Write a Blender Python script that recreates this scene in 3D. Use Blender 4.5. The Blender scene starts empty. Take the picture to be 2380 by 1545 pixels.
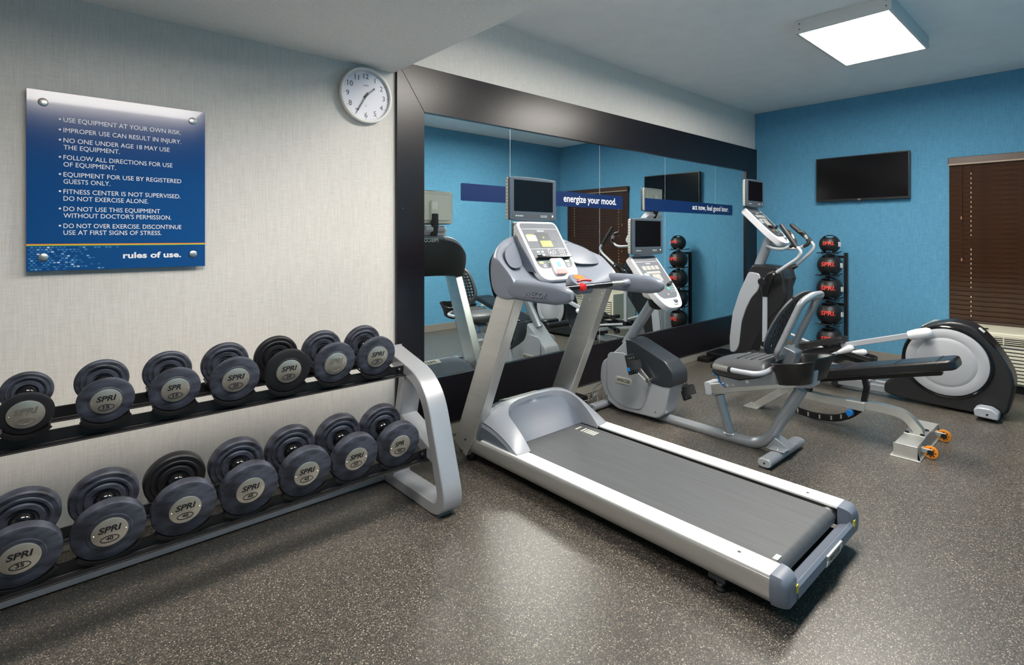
import bpy, bmesh, math, random
from mathutils import Matrix, Vector

random.seed(7)
scene = bpy.context.scene
C = scene.collection

# ------------------------------------------------------------------ camera, world, exposure
XB, YO, XL, ZC, ZS, XS = 7.1125, -3.57, -2.2, 3.05, 2.49, 1.725   # far wall, opposite wall, end wall, ceiling, soffit, soffit edge
cam_d = bpy.data.cameras.new('camera')
cam = bpy.data.objects.new('camera', cam_d)
C.objects.link(cam)
cam.location = (0.0, -3.1125, 1.4125)
cam.rotation_euler = (math.pi / 2, 0, -math.atan2(1090.0, 1226.0))
cam_d.sensor_width = 36.0
cam_d.lens = 1226.0 / 2380.0 * 36.0
cam_d.shift_y = -(772.5 - 550.0) / 2380.0
cam_d.clip_start = 0.02
scene.camera = cam
world = bpy.data.worlds.new('world')
world.use_nodes = True
world.node_tree.nodes['Background'].inputs[0].default_value = (0.75, 0.85, 1.0, 1)
world.node_tree.nodes['Background'].inputs[1].default_value = 0.4
scene.world = world
scene.view_settings.view_transform = 'Standard'
scene.view_settings.look = 'None'
scene.view_settings.gamma = 1.0
scene.view_settings.use_curve_mapping = False
scene.view_settings.exposure = 0.0
PANEL_POWER = 54.0
SOFFIT_POWER = 27.0

# ------------------------------------------------------------------ materials
MATS = {}


def mat(name, color, rough=0.5, metal=0.0, spec=0.5, noise=0.0, nscale=40.0, bump=0.0, coat=0.0, stretch=None, color2=None):
    """principled material with optional procedural mottling and fine relief"""
    m = bpy.data.materials.new(name)
    m.use_nodes = True
    nt = m.node_tree
    b = nt.nodes['Principled BSDF']
    b.inputs['Base Color'].default_value = (*color, 1)
    b.inputs['Roughness'].default_value = rough
    b.inputs['Metallic'].default_value = metal
    b.inputs['Specular IOR Level'].default_value = spec
    b.inputs['Coat Weight'].default_value = coat
    if noise > 0 or bump > 0 or color2:
        tc = nt.nodes.new('ShaderNodeTexCoord')
        mp = nt.nodes.new('ShaderNodeMapping')
        if stretch:
            mp.inputs['Scale'].default_value = stretch
        n = nt.nodes.new('ShaderNodeTexNoise')
        n.inputs['Scale'].default_value = nscale
        n.inputs['Detail'].default_value = 4
        nt.links.new(tc.outputs['Object'], mp.inputs[0])
        nt.links.new(mp.outputs[0], n.inputs['Vector'])
        if noise > 0 or color2:
            r = nt.nodes.new('ShaderNodeValToRGB')
            c2 = color2 or tuple(min(1, c * (1 + noise)) for c in color)
            c1 = color if color2 else tuple(c * (1 - noise) for c in color)
            r.color_ramp.elements[0].position = 0.35
            r.color_ramp.elements[1].position = 0.65
            r.color_ramp.elements[0].color = (*c1, 1)
            r.color_ramp.elements[1].color = (*c2, 1)
            nt.links.new(n.outputs['Fac'], r.inputs['Fac'])
            nt.links.new(r.outputs['Color'], b.inputs['Base Color'])
        if bump > 0:
            bp = nt.nodes.new('ShaderNodeBump')
            bp.inputs['Strength'].default_value = bump
            bp.inputs['Distance'].default_value = 0.004
            nt.links.new(n.outputs['Fac'], bp.inputs['Height'])
            nt.links.new(bp.outputs[0], b.inputs['Normal'])
    MATS[name] = m
    return m


def emis(name, color, strength):
    m = bpy.data.materials.new(name)
    m.use_nodes = True
    b = m.node_tree.nodes['Principled BSDF']
    b.inputs['Base Color'].default_value = (*color, 1)
    b.inputs['Emission Color'].default_value = (*color, 1)
    b.inputs['Emission Strength'].default_value = strength
    MATS[name] = m
    return m


def fabric(name, c1, c2, horiz, vert=(0, 0, 1), amount=1.0):
    """woven wallcovering: long threads both ways (object coordinates; horiz = wall's run direction axis index)"""
    m = bpy.data.materials.new(name)
    m.use_nodes = True
    nt = m.node_tree
    b = nt.nodes['Principled BSDF']
    b.inputs['Roughness'].default_value = 0.85
    b.inputs['Specular IOR Level'].default_value = 0.25
    tc = nt.nodes.new('ShaderNodeTexCoord')
    outs = []
    for k, sc in enumerate(((14, 260), (230, 9))):
        mp = nt.nodes.new('ShaderNodeMapping')
        s = [1, 1, 1]
        s[horiz] = sc[0]
        s[2] = sc[1]
        s[1 - horiz] = 1
        mp.inputs['Scale'].default_value = s
        mp.inputs['Location'].default_value = (3.1 * k, 1.7 * k, 0.3)
        n = nt.nodes.new('ShaderNodeTexNoise')
        n.inputs['Scale'].default_value = 1.0
        n.inputs['Detail'].default_value = 5
        n.inputs['Roughness'].default_value = 0.65
        nt.links.new(tc.outputs['Object'], mp.inputs[0])
        nt.links.new(mp.outputs[0], n.inputs['Vector'])
        outs.append(n.outputs['Fac'])
    ad = nt.nodes.new('ShaderNodeMath')
    ad.operation = 'ADD'
    nt.links.new(outs[0], ad.inputs[0])
    nt.links.new(outs[1], ad.inputs[1])
    r = nt.nodes.new('ShaderNodeValToRGB')
    r.color_ramp.elements[0].position = 0.36
    r.color_ramp.elements[1].position = 0.64
    r.color_ramp.elements[0].color = (*c1, 1)
    r.color_ramp.elements[1].color = (*c2, 1)
    hv = nt.nodes.new('ShaderNodeMath')
    hv.operation = 'MULTIPLY'
    hv.inputs[1].default_value = 0.5
    nt.links.new(ad.outputs[0], hv.inputs[0])
    nt.links.new(hv.outputs[0], r.inputs['Fac'])
    nt.links.new(r.outputs['Color'], b.inputs['Base Color'])
    bp = nt.nodes.new('ShaderNodeBump')
    bp.inputs['Strength'].default_value = 0.25 * amount
    bp.inputs['Distance'].default_value = 0.002
    nt.links.new(hv.outputs[0], bp.inputs['Height'])
    nt.links.new(bp.outputs[0], b.inputs['Normal'])
    MATS[name] = m
    return m


def rubber_floor(name):
    m = bpy.data.materials.new(name)
    m.use_nodes = True
    nt = m.node_tree
    b = nt.nodes['Principled BSDF']
    b.inputs['Roughness'].default_value = 0.37
    b.inputs['Specular IOR Level'].default_value = 0.75
    tc = nt.nodes.new('ShaderNodeTexCoord')
    vo = nt.nodes.new('ShaderNodeTexVoronoi')
    vo.inputs['Scale'].default_value = 300
    nt.links.new(tc.outputs['Object'], vo.inputs['Vector'])
    sp = nt.nodes.new('ShaderNodeSeparateColor')
    nt.links.new(vo.outputs['Color'], sp.inputs[0])
    r = nt.nodes.new('ShaderNodeValToRGB')
    r.color_ramp.interpolation = 'CONSTANT'
    cols = [(0.0, (.026, .024, .021)), (.30, (.048, .044, .038)), (.54, (.078, .071, .060)), (.75, (.120, .108, .090)), (.87, (.20, .176, .142)), (.945, (.15, .092, .063)), (.965, (.42, .38, .31))]
    e = r.color_ramp.elements
    e[0].position, e[0].color = 0.0, (*cols[0][1], 1)
    e[1].position, e[1].color = cols[1][0], (*cols[1][1], 1)
    for p, c in cols[2:]:
        k = e.new(p)
        k.color = (*c, 1)
    nt.links.new(sp.outputs[0], r.inputs['Fac'])
    n = nt.nodes.new('ShaderNodeTexNoise')
    n.inputs['Scale'].default_value = 2.2
    n.inputs['Detail'].default_value = 3
    nt.links.new(tc.outputs['Object'], n.inputs['Vector'])
    mr = nt.nodes.new('ShaderNodeMapRange')
    mr.inputs['To Min'].default_value = 0.85
    mr.inputs['To Max'].default_value = 1.15
    nt.links.new(n.outputs['Fac'], mr.inputs['Value'])
    mx = nt.nodes.new('ShaderNodeVectorMath')
    mx.operation = 'SCALE'
    nt.links.new(r.outputs['Color'], mx.inputs[0])
    nt.links.new(mr.outputs[0], mx.inputs['Scale'])
    nt.links.new(mx.outputs[0], b.inputs['Base Color'])
    bp = nt.nodes.new('ShaderNodeBump')
    bp.inputs['Strength'].default_value = 0.2
    bp.inputs['Distance'].default_value = 0.002
    nt.links.new(sp.outputs[1], bp.inputs['Height'])
    nt.links.new(bp.outputs[0], b.inputs['Normal'])
    MATS[name] = m


fabric('wallcover_beige', (.58, .555, .52), (.74, .72, .69), 0)
fabric('wallcover_blue', (.072, .235, .375), (.128, .36, .555), 1)
fabric('wallcover_blue_x', (.072, .235, .375), (.128, .36, .555), 0)
rubber_floor('rubber_floor')
mat('ceiling_paint', (.84, .84, .84), .9, spec=.2, noise=.02, nscale=6, bump=.15)
mat('soffit_paint', (.86, .855, .84), .85, spec=.2, bump=1.0, nscale=55, noise=.03)
mat('baseboard_vinyl', (.23, .215, .19), .55)
mat('black_laminate', (.007, .0055, .008), .30, spec=.42, noise=.25, nscale=3, bump=.02, stretch=(1, 1, 30))
mat('mirror_glass', (.86, .91, .90), .0, 1.0)
mat('mirror_edge', (.80, .84, .82), .3)
mat('steel', (.72, .72, .71), .28, 1.0)
mat('brushed_steel', (.60, .585, .55), .33, 1.0, noise=.08, nscale=30, stretch=(1, 12, 12))
mat('chrome', (.85, .85, .86), .08, 1.0)
mat('sign_blue', (.004, .062, .235), .16, spec=.5, coat=.3, noise=.03, nscale=3)
mat('sign_white', (.86, .88, .90), .45)
mat('dot_a', (.02, .12, .36), .3)
mat('dot_b', (.05, .22, .50), .3)
mat('dot_c', (.20, .42, .68), .3)
mat('dot_d', (.55, .68, .85), .3)
mat('stripe_orange', (.75, .16, .03), .4)
mat('stripe_yellow', (.80, .50, .03), .4)
mat('stripe_green', (.05, .35, .12), .4)
mat('clock_white', (.78, .77, .74), .35)
mat('clock_face', (.74, .74, .82), .5)
mat('ink', (.012, .012, .016), .5)
mat('decal_blue', (.003, .020, .095), .4, spec=.3)
mat('rack_silver', (.42, .43, .46), .32, .35, noise=.02, nscale=5)
mat('rack_black', (.008, .008, .009), .38)
mat('rubber_plate', (.017, .018, .026), .5, spec=.4, color2=(.070, .078, .108), nscale=11, bump=.05, stretch=(1, 1, 2.5))
mat('rubber_plate_dark', (.012, .012, .015), .5, spec=.4, noise=.2, nscale=12)
mat('gloss_black', (.005, .005, .006), .12, spec=.5)
mat('satin_black', (.008, .008, .009), .33)
mat('matte_black', (.011, .011, .012), .6)
mat('rubber_grip', (.018, .018, .019), .5)
mat('badge_steel', (.60, .57, .50), .36, .85, noise=.05, nscale=25)
mat('name_plate', (.56, .55, .49), .38, .15)
mat('silver_paint', (.36, .38, .41), .30, .45)
mat('silver_light', (.43, .45, .49), .32, .2)
mat('alu', (.62, .62, .60), .30, .75, noise=.03, nscale=4, stretch=(8, 1, 8))
mat('white_rail', (.80, .81, .80), .35)
mat('white_plastic', (.68, .68, .71), .3)
mat('cream_plastic', (.62, .63, .57), .5)
mat('grey_plastic', (.150, .172, .218), .36)
mat('grey_plastic_light', (.185, .208, .255), .34)
mat('grey_plastic_pale', (.30, .32, .36), .32)
mat('wing_grey', (.115, .135, .175), .38)
mat('slate_plastic', (.105, .13, .165), .34)
mat('charcoal_plastic', (.016, .016, .018), .36)
mat('dark_cover', (.026, .031, .038), .30)
mat('panel_grey', (.11, .12, .14), .45, spec=.3)
mat('panel_dark', (.055, .060, .070), .35)
mat('screen_black', (.003, .003, .004), .18, spec=.25)
mat('bezel_grey', (.052, .070, .092), .35)
mat('key_grey', (.30, .38, .40), .4)
mat('key_white', (.75, .76, .78), .4)
mat('lcd_green', (.30, .50, .10), .3)
mat('lcd_grey', (.36, .36, .33), .3)
mat('green_button', (.03, .45, .30), .4)
mat('red_plastic', (.62, .02, .02), .35)
mat('orange_plastic', (.85, .16, .03), .4)
mat('belt', (.075, .080, .086), .55, noise=.09, nscale=9, stretch=(9, .5, 1), bump=.03)
mat('belt_line', (.60, .60, .52), .6)
mat('blue_plastic', (.01, .20, .60), .4)
mat('seat_vinyl', (.060, .063, .070), .42, bump=.05, nscale=60)
mat('bench_vinyl', (.010, .010, .012), .30, bump=.12, nscale=90)
mat('bench_steel', (.55, .55, .52), .34, .6, noise=.05, nscale=10)
mat('wheel_orange', (.85, .27, .02), .35)
mat('ball_rubber', (.010, .010, .011), .45, bump=.08, nscale=120)
mat('red_print', (.80, .05, .03), .5)
mat('wood_slat', (.026, .010, .005), .30, color2=(.066, .027, .012), nscale=7, stretch=(1, 1.0, 16))
mat('wood_dark', (.055, .026, .014), .4)
mat('wood_edge', (.30, .22, .15), .4)
mat('daylight_dot_paint', (.72, .66, .46), .6)  # pale colour standing for daylight between the blind slats
mat('copper', (.50, .25, .14), .35, .6)
mat('ptac_cream', (.68, .64, .50), .5)
mat('tv_black', (.003, .003, .004), .16, spec=.3)
mat('fixture_white', (.62, .62, .61), .5)
mat('outlet_white', (.75, .75, .72), .4)
mat('cable_grey', (.25, .25, .27), .5)
mat('label_yellow', (.65, .50, .06), .5)
mat('disc_grey', (.40, .405, .43), .45)
emis('diffuser_glow', (1.0, .94, .855), PANEL_POWER)
emis('diffuser_glow_low', (1.0, .94, .855), SOFFIT_POWER)
emis('daylight_pane', (.80, .90, 1.0), 1.2)
emis('led_red', (1.0, .05, .03), 2.0)

# ------------------------------------------------------------------ object helpers


def thing(name, label, cat, loc=(0, 0, 0), rz=0.0, group=None):
    o = bpy.data.objects.new(name, None)
    o.empty_display_size = 0.1
    C.objects.link(o)
    o.location = loc
    o.rotation_euler = (0, 0, rz)
    tag(o, label, cat, group)
    return o


def tag(o, label=None, cat=None, group=None, kind=None):
    if label: o['label'] = label
    if cat: o['category'] = cat
    if group: o['group'] = group
    if kind: o['kind'] = kind
    return o


def root_matrix(parent):
    p = parent
    while p.parent is not None:
        p = p.parent
    return Matrix.Translation(p.location) @ p.rotation_euler.to_matrix().to_4x4()


def fillet(pts, r, n=5):
    """round the inner corners of a polyline"""
    pts = [Vector(p) for p in pts]
    out = [pts[0]]
    for i in range(1, len(pts) - 1):
        a, b, c = pts[i - 1], pts[i], pts[i + 1]
        d1, d2 = (a - b), (c - b)
        rr = r[i] if isinstance(r, (list, tuple)) else r
        k = min(rr, d1.length * .48, d2.length * .48)
        p, q = b + d1.normalized() * k, b + d2.normalized() * k
        for j in range(n + 1):
            t = j / n
            out.append(p * (1 - t) ** 2 + b * 2 * t * (1 - t) + q * t * t)
    out.append(pts[-1])
    return out


def fillet_poly(poly, r, n=4):
    """round every corner of a closed 2D polygon"""
    m = len(poly)
    out = []
    for i in range(m):
        a, b, c = Vector(poly[i - 1]), Vector(poly[i]), Vector(poly[(i + 1) % m])
        rr = r[i] if isinstance(r, (list, tuple)) else r
        d1, d2 = a - b, c - b
        k = min(rr, d1.length * .48, d2.length * .48)
        if k < 1e-5:
            out.append(tuple(b))
            continue
        p, q = b + d1.normalized() * k, b + d2.normalized() * k
        for j in range(n + 1):
            t = j / n
            out.append(tuple(p * (1 - t) ** 2 + b * 2 * t * (1 - t) + q * t * t))
    return out


def smooth_poly(poly, it=2):
    """Chaikin corner cutting of a closed outline"""
    for _ in range(it):
        o = []
        for i in range(len(poly)):
            a, b = poly[i], poly[(i + 1) % len(poly)]
            o.append((a[0] * .75 + b[0] * .25, a[1] * .75 + b[1] * .25))
            o.append((a[0] * .25 + b[0] * .75, a[1] * .25 + b[1] * .75))
        poly = o
    return poly


def rrect(w, h, r, n=4, cx=0, cy=0):
    return fillet_poly([(cx - w / 2, cy - h / 2), (cx + w / 2, cy - h / 2), (cx + w / 2, cy + h / 2), (cx - w / 2, cy + h / 2)], r, n)


def frame_m(origin, xd, yd):
    """matrix: local x -> xd, local y -> yd, local z -> xd x yd"""
    x = Vector(xd).normalized()
    y = Vector(yd).normalized()
    z = x.cross(y).normalized()
    y = z.cross(x)
    m = Matrix((x, y, z)).transposed().to_4x4()
    m.translation = Vector(origin)
    return m


XPROF = Matrix(((0, 0, 1, 0), (1, 0, 0, 0), (0, 1, 0, 0), (0, 0, 0, 1)))     # (a,b,c) -> (x=c, y=a, z=b): side profile extruded along x
IDM = Matrix.Identity(4)


class MB:
    def __init__(s):
        s.v, s.f = [], []

    def _add(s, vs, fs, M=None):
        o = len(s.v)
        s.v += [tuple(M @ Vector(p)) if M is not None else tuple(p) for p in vs]
        s.f += [tuple(o + i for i in f) for f in fs]
        return s

    def box(s, x0, x1, y0, y1, z0, z1, M=None):
        v = [(x, y, z) for x in (x0, x1) for y in (y0, y1) for z in (z0, z1)]
        return s._add(v, [(0, 1, 3, 2), (4, 6, 7, 5), (0, 4, 5, 1), (2, 3, 7, 6), (0, 2, 6, 4), (1, 5, 7, 3)], M)

    def prism(s, poly, c0, c1, M=None):
        n = len(poly)
        v = [(a, b, c0) for a, b in poly] + [(a, b, c1) for a, b in poly]
        f = [tuple(range(n))[::-1], tuple(range(n, 2 * n))] + [(i, (i + 1) % n, n + (i + 1) % n, n + i) for i in range(n)]
        return s._add(v, f, M)

    def ring(s, outer, inner, c0, c1, M=None):
        """plate with a hole; both outlines have the same number of points"""
        n = len(outer)
        v = [(a, b, c0) for a, b in outer] + [(a, b, c0) for a, b in inner] + [(a, b, c1) for a, b in outer] + [(a, b, c1) for a, b in inner]
        f = []
        for i in range(n):
            j = (i + 1) % n
            f += [(i, n + i, n + j, j), (2 * n + i, 2 * n + j, 3 * n + j, 3 * n + i), (i, j, 2 * n + j, 2 * n + i), (n + i, 3 * n + i, 3 * n + j, n + j)]
        return s._add(v, f, M)

    def lathe(s, prof, n=32, M=None, a0=0.0, a1=2 * math.pi, close=False):
        """profile (r, h) spun round local z"""
        full = abs(a1 - a0 - 2 * math.pi) < 1e-6
        cols = n if full else n + 1
        v, f = [], []
        m = len(prof)
        for i in range(cols):
            a = a0 + (a1 - a0) * i / n
            for r, h in prof:
                v.append((r * math.cos(a), r * math.sin(a), h))
        for i in range(n):
            j = (i + 1) % cols
            for k in range(m - 1):
                f.append((i * m + k, j * m + k, j * m + k + 1, i * m + k + 1))
            if close:
                f.append((i * m + m - 1, j * m + m - 1, j * m, i * m))
        if not full and close:
            f.append(tuple(range(m))[::-1])
            f.append(tuple((cols - 1) * m + k for k in range(m)))
        return s._add(v, f, M)

    def disc(s, r, h0, h1, n=24, M=None):
        return s.prism([(r * math.cos(2 * math.pi * i / n), r * math.sin(2 * math.pi * i / n)) for i in range(n)], h0, h1, M)

    def sweep(s, pts, sec, bn=(1, 0, 0), cap=True, scale=None, closed=False):
        """sweep closed 2D section (along bn, along normal) over a path lying in the plane normal to bn (or nearly)"""
        pts = [Vector(p) for p in pts]
        bn = Vector(bn).normalized()
        n, m = len(pts), len(sec)
        v, f = [], []
        for i, p in enumerate(pts):
            if closed:
                t = pts[(i + 1) % n] - pts[i - 1]
            else:
                t = pts[min(i + 1, n - 1)] - pts[max(i - 1, 0)]
            t.normalize()
            b = (bn - t * bn.dot(t))
            if b.length < 1e-4:
                b = t.orthogonal()
            b.normalize()
            nn = t.cross(b)
            k = scale[i] if scale else 1.0
            v += [tuple(p + b * (a * k) + nn * (c * k)) for a, c in sec]
        for i in range(n if closed else n - 1):
            i2 = (i + 1) % n
            for j in range(m):
                f.append((i * m + j, i * m + (j + 1) % m, i2 * m + (j + 1) % m, i2 * m + j))
        if cap and not closed:
            f.append(tuple(range(m))[::-1])
            f.append(tuple((n - 1) * m + j for j in range(m)))
        return s._add(v, f)

    def tube(s, pts, r, n=12, bn=(1, 0, 0), scale=None, closed=False):
        return s.sweep(pts, [(r * math.cos(2 * math.pi * i / n), r * math.sin(2 * math.pi * i / n)) for i in range(n)], bn, True, scale, closed)

    def ball(s, c, r, n=16, m=10, sc=(1, 1, 1), M=None):
        v, f = [], []
        for i in range(m + 1):
            t = math.pi * i / m
            for j in range(n):
                a = 2 * math.pi * j / n
                v.append((c[0] + r * sc[0] * math.sin(t) * math.cos(a), c[1] + r * sc[1] * math.sin(t) * math.sin(a), c[2] + r * sc[2] * math.cos(t)))
        for i in range(m):
            for j in range(n):
                f.append((i * n + j, (i + 1) * n + j, (i + 1) * n + (j + 1) % n, i * n + (j + 1) % n))
        return s._add(v, f, M)

    def grid(s, rows, closed=False):
        """rows of equal length joined by quads"""
        m = len(rows[0])
        v = [p for r in rows for p in r]
        f = []
        for i in range(len(rows) - 1):
            for j in range(m if closed else m - 1):
                k = (j + 1) % m
                f.append((i * m + j, i * m + k, (i + 1) * m + k, (i + 1) * m + j))
        return s._add(v, f)

    def mesh(s, name, M=None, angle=35):
        me = bpy.data.meshes.new(name)
        vs = [tuple(M @ Vector(p)) for p in s.v] if M is not None else s.v
        me.from_pydata(vs, [], s.f)
        bm = bmesh.new()
        bm.from_mesh(me)
        bmesh.ops.remove_doubles(bm, verts=bm.verts, dist=1e-6)
        bmesh.ops.recalc_face_normals(bm, faces=bm.faces)
        bm.to_mesh(me)
        bm.free()
        me.polygons.foreach_set('use_smooth', [True] * len(me.polygons))
        me.set_sharp_from_angle(angle=math.radians(angle))
        me.update()
        return me

    def build(s, name, m, parent=None, bevel=0.0, local=False, sub=0, angle=35, solid=0.0):
        """one mesh object; coordinates are world ones unless local=True (then the thing's own frame)"""
        M = None
        if parent is not None and not local:
            M = root_matrix(parent).inverted()
        me = s.mesh(name, M, angle)
        return link(name, me, m, parent, bevel, sub, solid)


def link(name, me, m, parent=None, bevel=0.0, sub=0, solid=0.0):
    o = bpy.data.objects.new(name, me)
    if not me.materials:
        me.materials.append(MATS[m])
    C.objects.link(o)
    o.parent = parent
    if solid > 0:
        md = o.modifiers.new('solidify', 'SOLIDIFY')
        md.thickness = solid
        md.offset = -1
    if sub:
        md = o.modifiers.new('subdivision', 'SUBSURF')
        md.levels = md.render_levels = sub
    if bevel > 0:
        md = o.modifiers.new('bevel', 'BEVEL')
        md.width = bevel
        md.segments = 2
        md.limit_method = 'ANGLE'
        md.angle_limit = math.radians(40)
        md.harden_normals = True
    return o


def copy_tree(o, parent=None):
    c = o.copy()
    C.objects.link(c)
    c.parent = parent
    for ch in o.children:
        copy_tree(ch, c)
    return c


def text_mesh(s, w=None, h=None, bold=0.0, shear=0.0, depth=0.0, align='LEFT', spacing=1.0):
    """flat lettering mesh; scaled to total width w and to capital height h; origin at baseline left / centre / right"""
    cu = bpy.data.curves.new('lettering', 'FONT')
    cu.body = s
    cu.size = 1.0
    cu.shear = shear
    cu.offset = bold
    cu.space_character = spacing
    cu.resolution_u = 3
    ob = bpy.data.objects.new('lettering_tmp', cu)
    C.objects.link(ob)
    dg = bpy.context.evaluated_depsgraph_get()
    me = bpy.data.meshes.new_from_object(ob.evaluated_get(dg))
    bpy.data.objects.remove(ob)
    bpy.data.curves.remove(cu)
    vs = [v.co.copy() for v in me.vertices]
    x0, x1 = min(v.x for v in vs), max(v.x for v in vs)
    kx = (w / (x1 - x0)) if w else None
    ky = (h / 0.70) if h else kx
    kx = kx or ky
    off = {'LEFT': x0, 'CENTER': (x0 + x1) / 2, 'RIGHT': x1}[align]
    for v in me.vertices:
        v.co = Vector(((v.co.x - off) * kx, v.co.y * ky, 0))
    return me


def lettering(s, origin, xd, yd, m, parent, w=None, h=None, name='lettering', bold=0.0, shear=0.0, align='LEFT', spacing=1.0, warp=None):
    me = text_mesh(s, w, h, bold, shear, 0, align, spacing)
    M = frame_m(origin, xd, yd)
    if parent is not None:
        M = root_matrix(parent).inverted() @ M
    for v in me.vertices:
        v.co = M @ (warp(v.co) if warp else v.co)
    me.materials.clear()
    me.materials.append(MATS[m])
    me.name = name
    o = bpy.data.objects.new(name, me)
    C.objects.link(o)
    o.parent = parent
    return o


def oval(rx, ry, cx=0, cy=0, n=28):
    return [(cx + rx * math.cos(2 * math.pi * i / n), cy + ry * math.sin(2 * math.pi * i / n)) for i in range(n)]


def struct(name, mb, m, label=None, bevel=0.0):
    o = mb.build(name, m, None, bevel)
    tag(o, label, None, None, 'structure')
    return o

# ================================================================== THE ROOM
struct('floor', MB().box(XL - .1, XB + .15, YO - .1, .1, -.08, 0), 'rubber_floor', 'dark rubber gym floor with tan and grey flecks')
struct('ceiling', MB().box(XS, XB + .15, YO - .1, .1, ZC, ZC + .08), 'ceiling_paint', 'smooth off white ceiling above the machines')
sof = MB().box(XL - .1, XS, YO - .1, .1, ZS, ZC + .08)
struct('ceiling_soffit', sof, 'soffit_paint', 'lowered ceiling with sprayed texture above the dumbbell rack')
struct('wall_left', MB().box(XL - .1, XB + .15, 0, .12, 0, ZC), 'wallcover_beige', 'beige linen-look wall behind sign, rack and mirror')
WY0, WY1, WZ0, WZ1 = -3.30, -2.08, .58, 2.18           # window opening in the far wall
w = MB()
w.box(XB, XB + .14, WY1, 0, 0, ZC).box(XB, XB + .14, YO, WY0, 0, ZC).box(XB, XB + .14, WY0, WY1, 0, WZ0).box(XB, XB + .14, WY0, WY1, WZ1, ZC)
struct('wall_far', w, 'wallcover_blue', 'blue woven-look wall with television and window')
struct('wall_right', MB().box(XL - .1, XB + .15, YO - .12, YO, 0, ZC), 'wallcover_blue_x', 'blue woven-look wall seen in the mirror')
struct('wall_back', MB().box(XL - .12, XL, YO, 0, 0, ZC), 'wallcover_beige', 'beige linen-look end wall beyond the rack')
BP = [(0, 0), (.012, 0), (.012, .095), (.008, .105), (0, .105)]
struct('baseboard_left', MB().box(XL, XB, -.012, 0, 0, .105), 'baseboard_vinyl', 'grey-brown vinyl baseboard under the mirror', .003)
struct('baseboard_far', MB().box(XB - .012, XB, YO, -.012, 0, .105), 'baseboard_vinyl', 'grey-brown vinyl baseboard along the blue wall', .003)
struct('baseboard_right', MB().box(XL, XB, YO, YO + .012, 0, .105), 'baseboard_vinyl', 'grey-brown vinyl baseboard opposite the mirror', .003)
# window in its opening behind the blind
wo = struct('window_1', MB().ring([(WY0, WZ0), (WY1, WZ0), (WY1, WZ1), (WY0, WZ1)], [(WY0 + .05, WZ0 + .05), (WY1 - .05, WZ0 + .05), (WY1 - .05, WZ1 - .05), (WY0 + .05, WZ1 - .05)], XB + .05, XB + .10, XPROF), 'wood_dark', 'window behind the closed dark brown blind')
MB().box(XB + .07, XB + .078, WY0 + .05, WY1 - .05, WZ0 + .05, WZ1 - .05).build('window_pane', 'daylight_pane', wo)

# ------------------------------------------------------------------ ceiling light panels


def light_panel(x0, x1, y0, y1, ztop, label, glow='diffuser_glow'):
    cx, cy = (x0 + x1) / 2, (y0 + y1) / 2
    t = thing('ceiling_light', label, 'light', (cx, cy, ztop))
    zb = ztop - .10
    body = MB()
    o = [(x0, y0), (x1, y0), (x1, y1), (x0, y1)]
    i = [(x0 + .022, y0 + .022), (x1 - .022, y0 + .022), (x1 - .022, y1 - .022), (x0 + .022, y1 - .022)]
    body.ring(o, i, zb, ztop)
    body.build('frame', 'fixture_white', t, .003)
    MB().box(x0 + .022, x1 - .022, y0 + .022, y1 - .022, zb + .012, zb + .02).build('diffuser', glow, t)
    for (sx, sy, ax) in ((x0, y0, 0), (x0, y1, 0), (x1, y0, 0), (x1, y1, 0)):
        for dz in (.03, .07):
            yy = sy + (.03 if sy == y0 else -.03)
            M = frame_m((sx + (-.001 if sx == x0 else .001), yy, zb + dz), (0, 1, 0), (0, 0, 1))
            MB().disc(.005, -.002, .002, 8, M).build('screw', 'panel_dark', t)
    return t


light_panel(4.275, 5.415, -2.155, -1.545, ZC, 'bright square-edged ceiling light panel above the elliptical trainer')
light_panel(2.05, 3.19, -2.155, -1.545, ZC, 'ceiling light panel above the treadmill, nearest the soffit edge')
light_panel(-.17, .97, -2.12, -1.51, ZS, 'ceiling light panel on the lowered ceiling facing the rules sign', 'diffuser_glow_low')

# ------------------------------------------------------------------ wall mirror with black frame
mir = thing('wall_mirror', 'large wall mirror of five glass panels in a black laminate frame', 'mirror', (4.4, 0, .10))
FX0, FX1, FZ0, FZ1 = 1.735, XB, .095, 2.57
IX0, IX1, IZ0, IZ1 = 1.946, 6.80, .43, 2.262
YF = -.026
YPROF = Matrix(((1, 0, 0, 0), (0, 0, 1, 0), (0, 1, 0, 0), (0, 0, 0, 1)))    # (a,b,c) -> (x=a, y=c, z=b)
g = .0012
for poly, nm in (([(FX0 + .0, FZ1), (FX1, FZ1), (IX1, IZ1), (IX0, IZ1)], 'frame_board'),
                 ([(FX0, FZ0), (FX1, FZ0), (IX1, IZ0), (IX0, IZ0)], 'frame_board'),
                 ([(FX0, FZ0 + g), (FX0, FZ1 - g), (IX0 - g, IZ1), (IX0 - g, IZ0)], 'frame_board'),
                 ([(FX1, FZ0 + g), (FX1, FZ1 - g), (IX1 + g, IZ1), (IX1 + g, IZ0)], 'frame_board')):
    MB().prism(poly, YF, -.0005, YPROF).build(nm, 'black_laminate', mir, .002)
seams = [1.93, 2.741, 3.844, 4.933, 6.018, 6.815]
for a, b in zip(seams[:-1], seams[1:]):
    MB().prism([(a + .002, IZ0 - .015), (b - .002, IZ0 - .015), (b - .002, IZ1 + .015), (a + .002, IZ1 + .015)], -.007, -.002, YPROF).build('mirror_panel', 'mirror_glass', mir)
MB().box(1.93, 6.815, -.0019, -.0008, IZ0 - .015, IZ1 + .015).build('backing', 'mirror_edge', mir)
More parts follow.
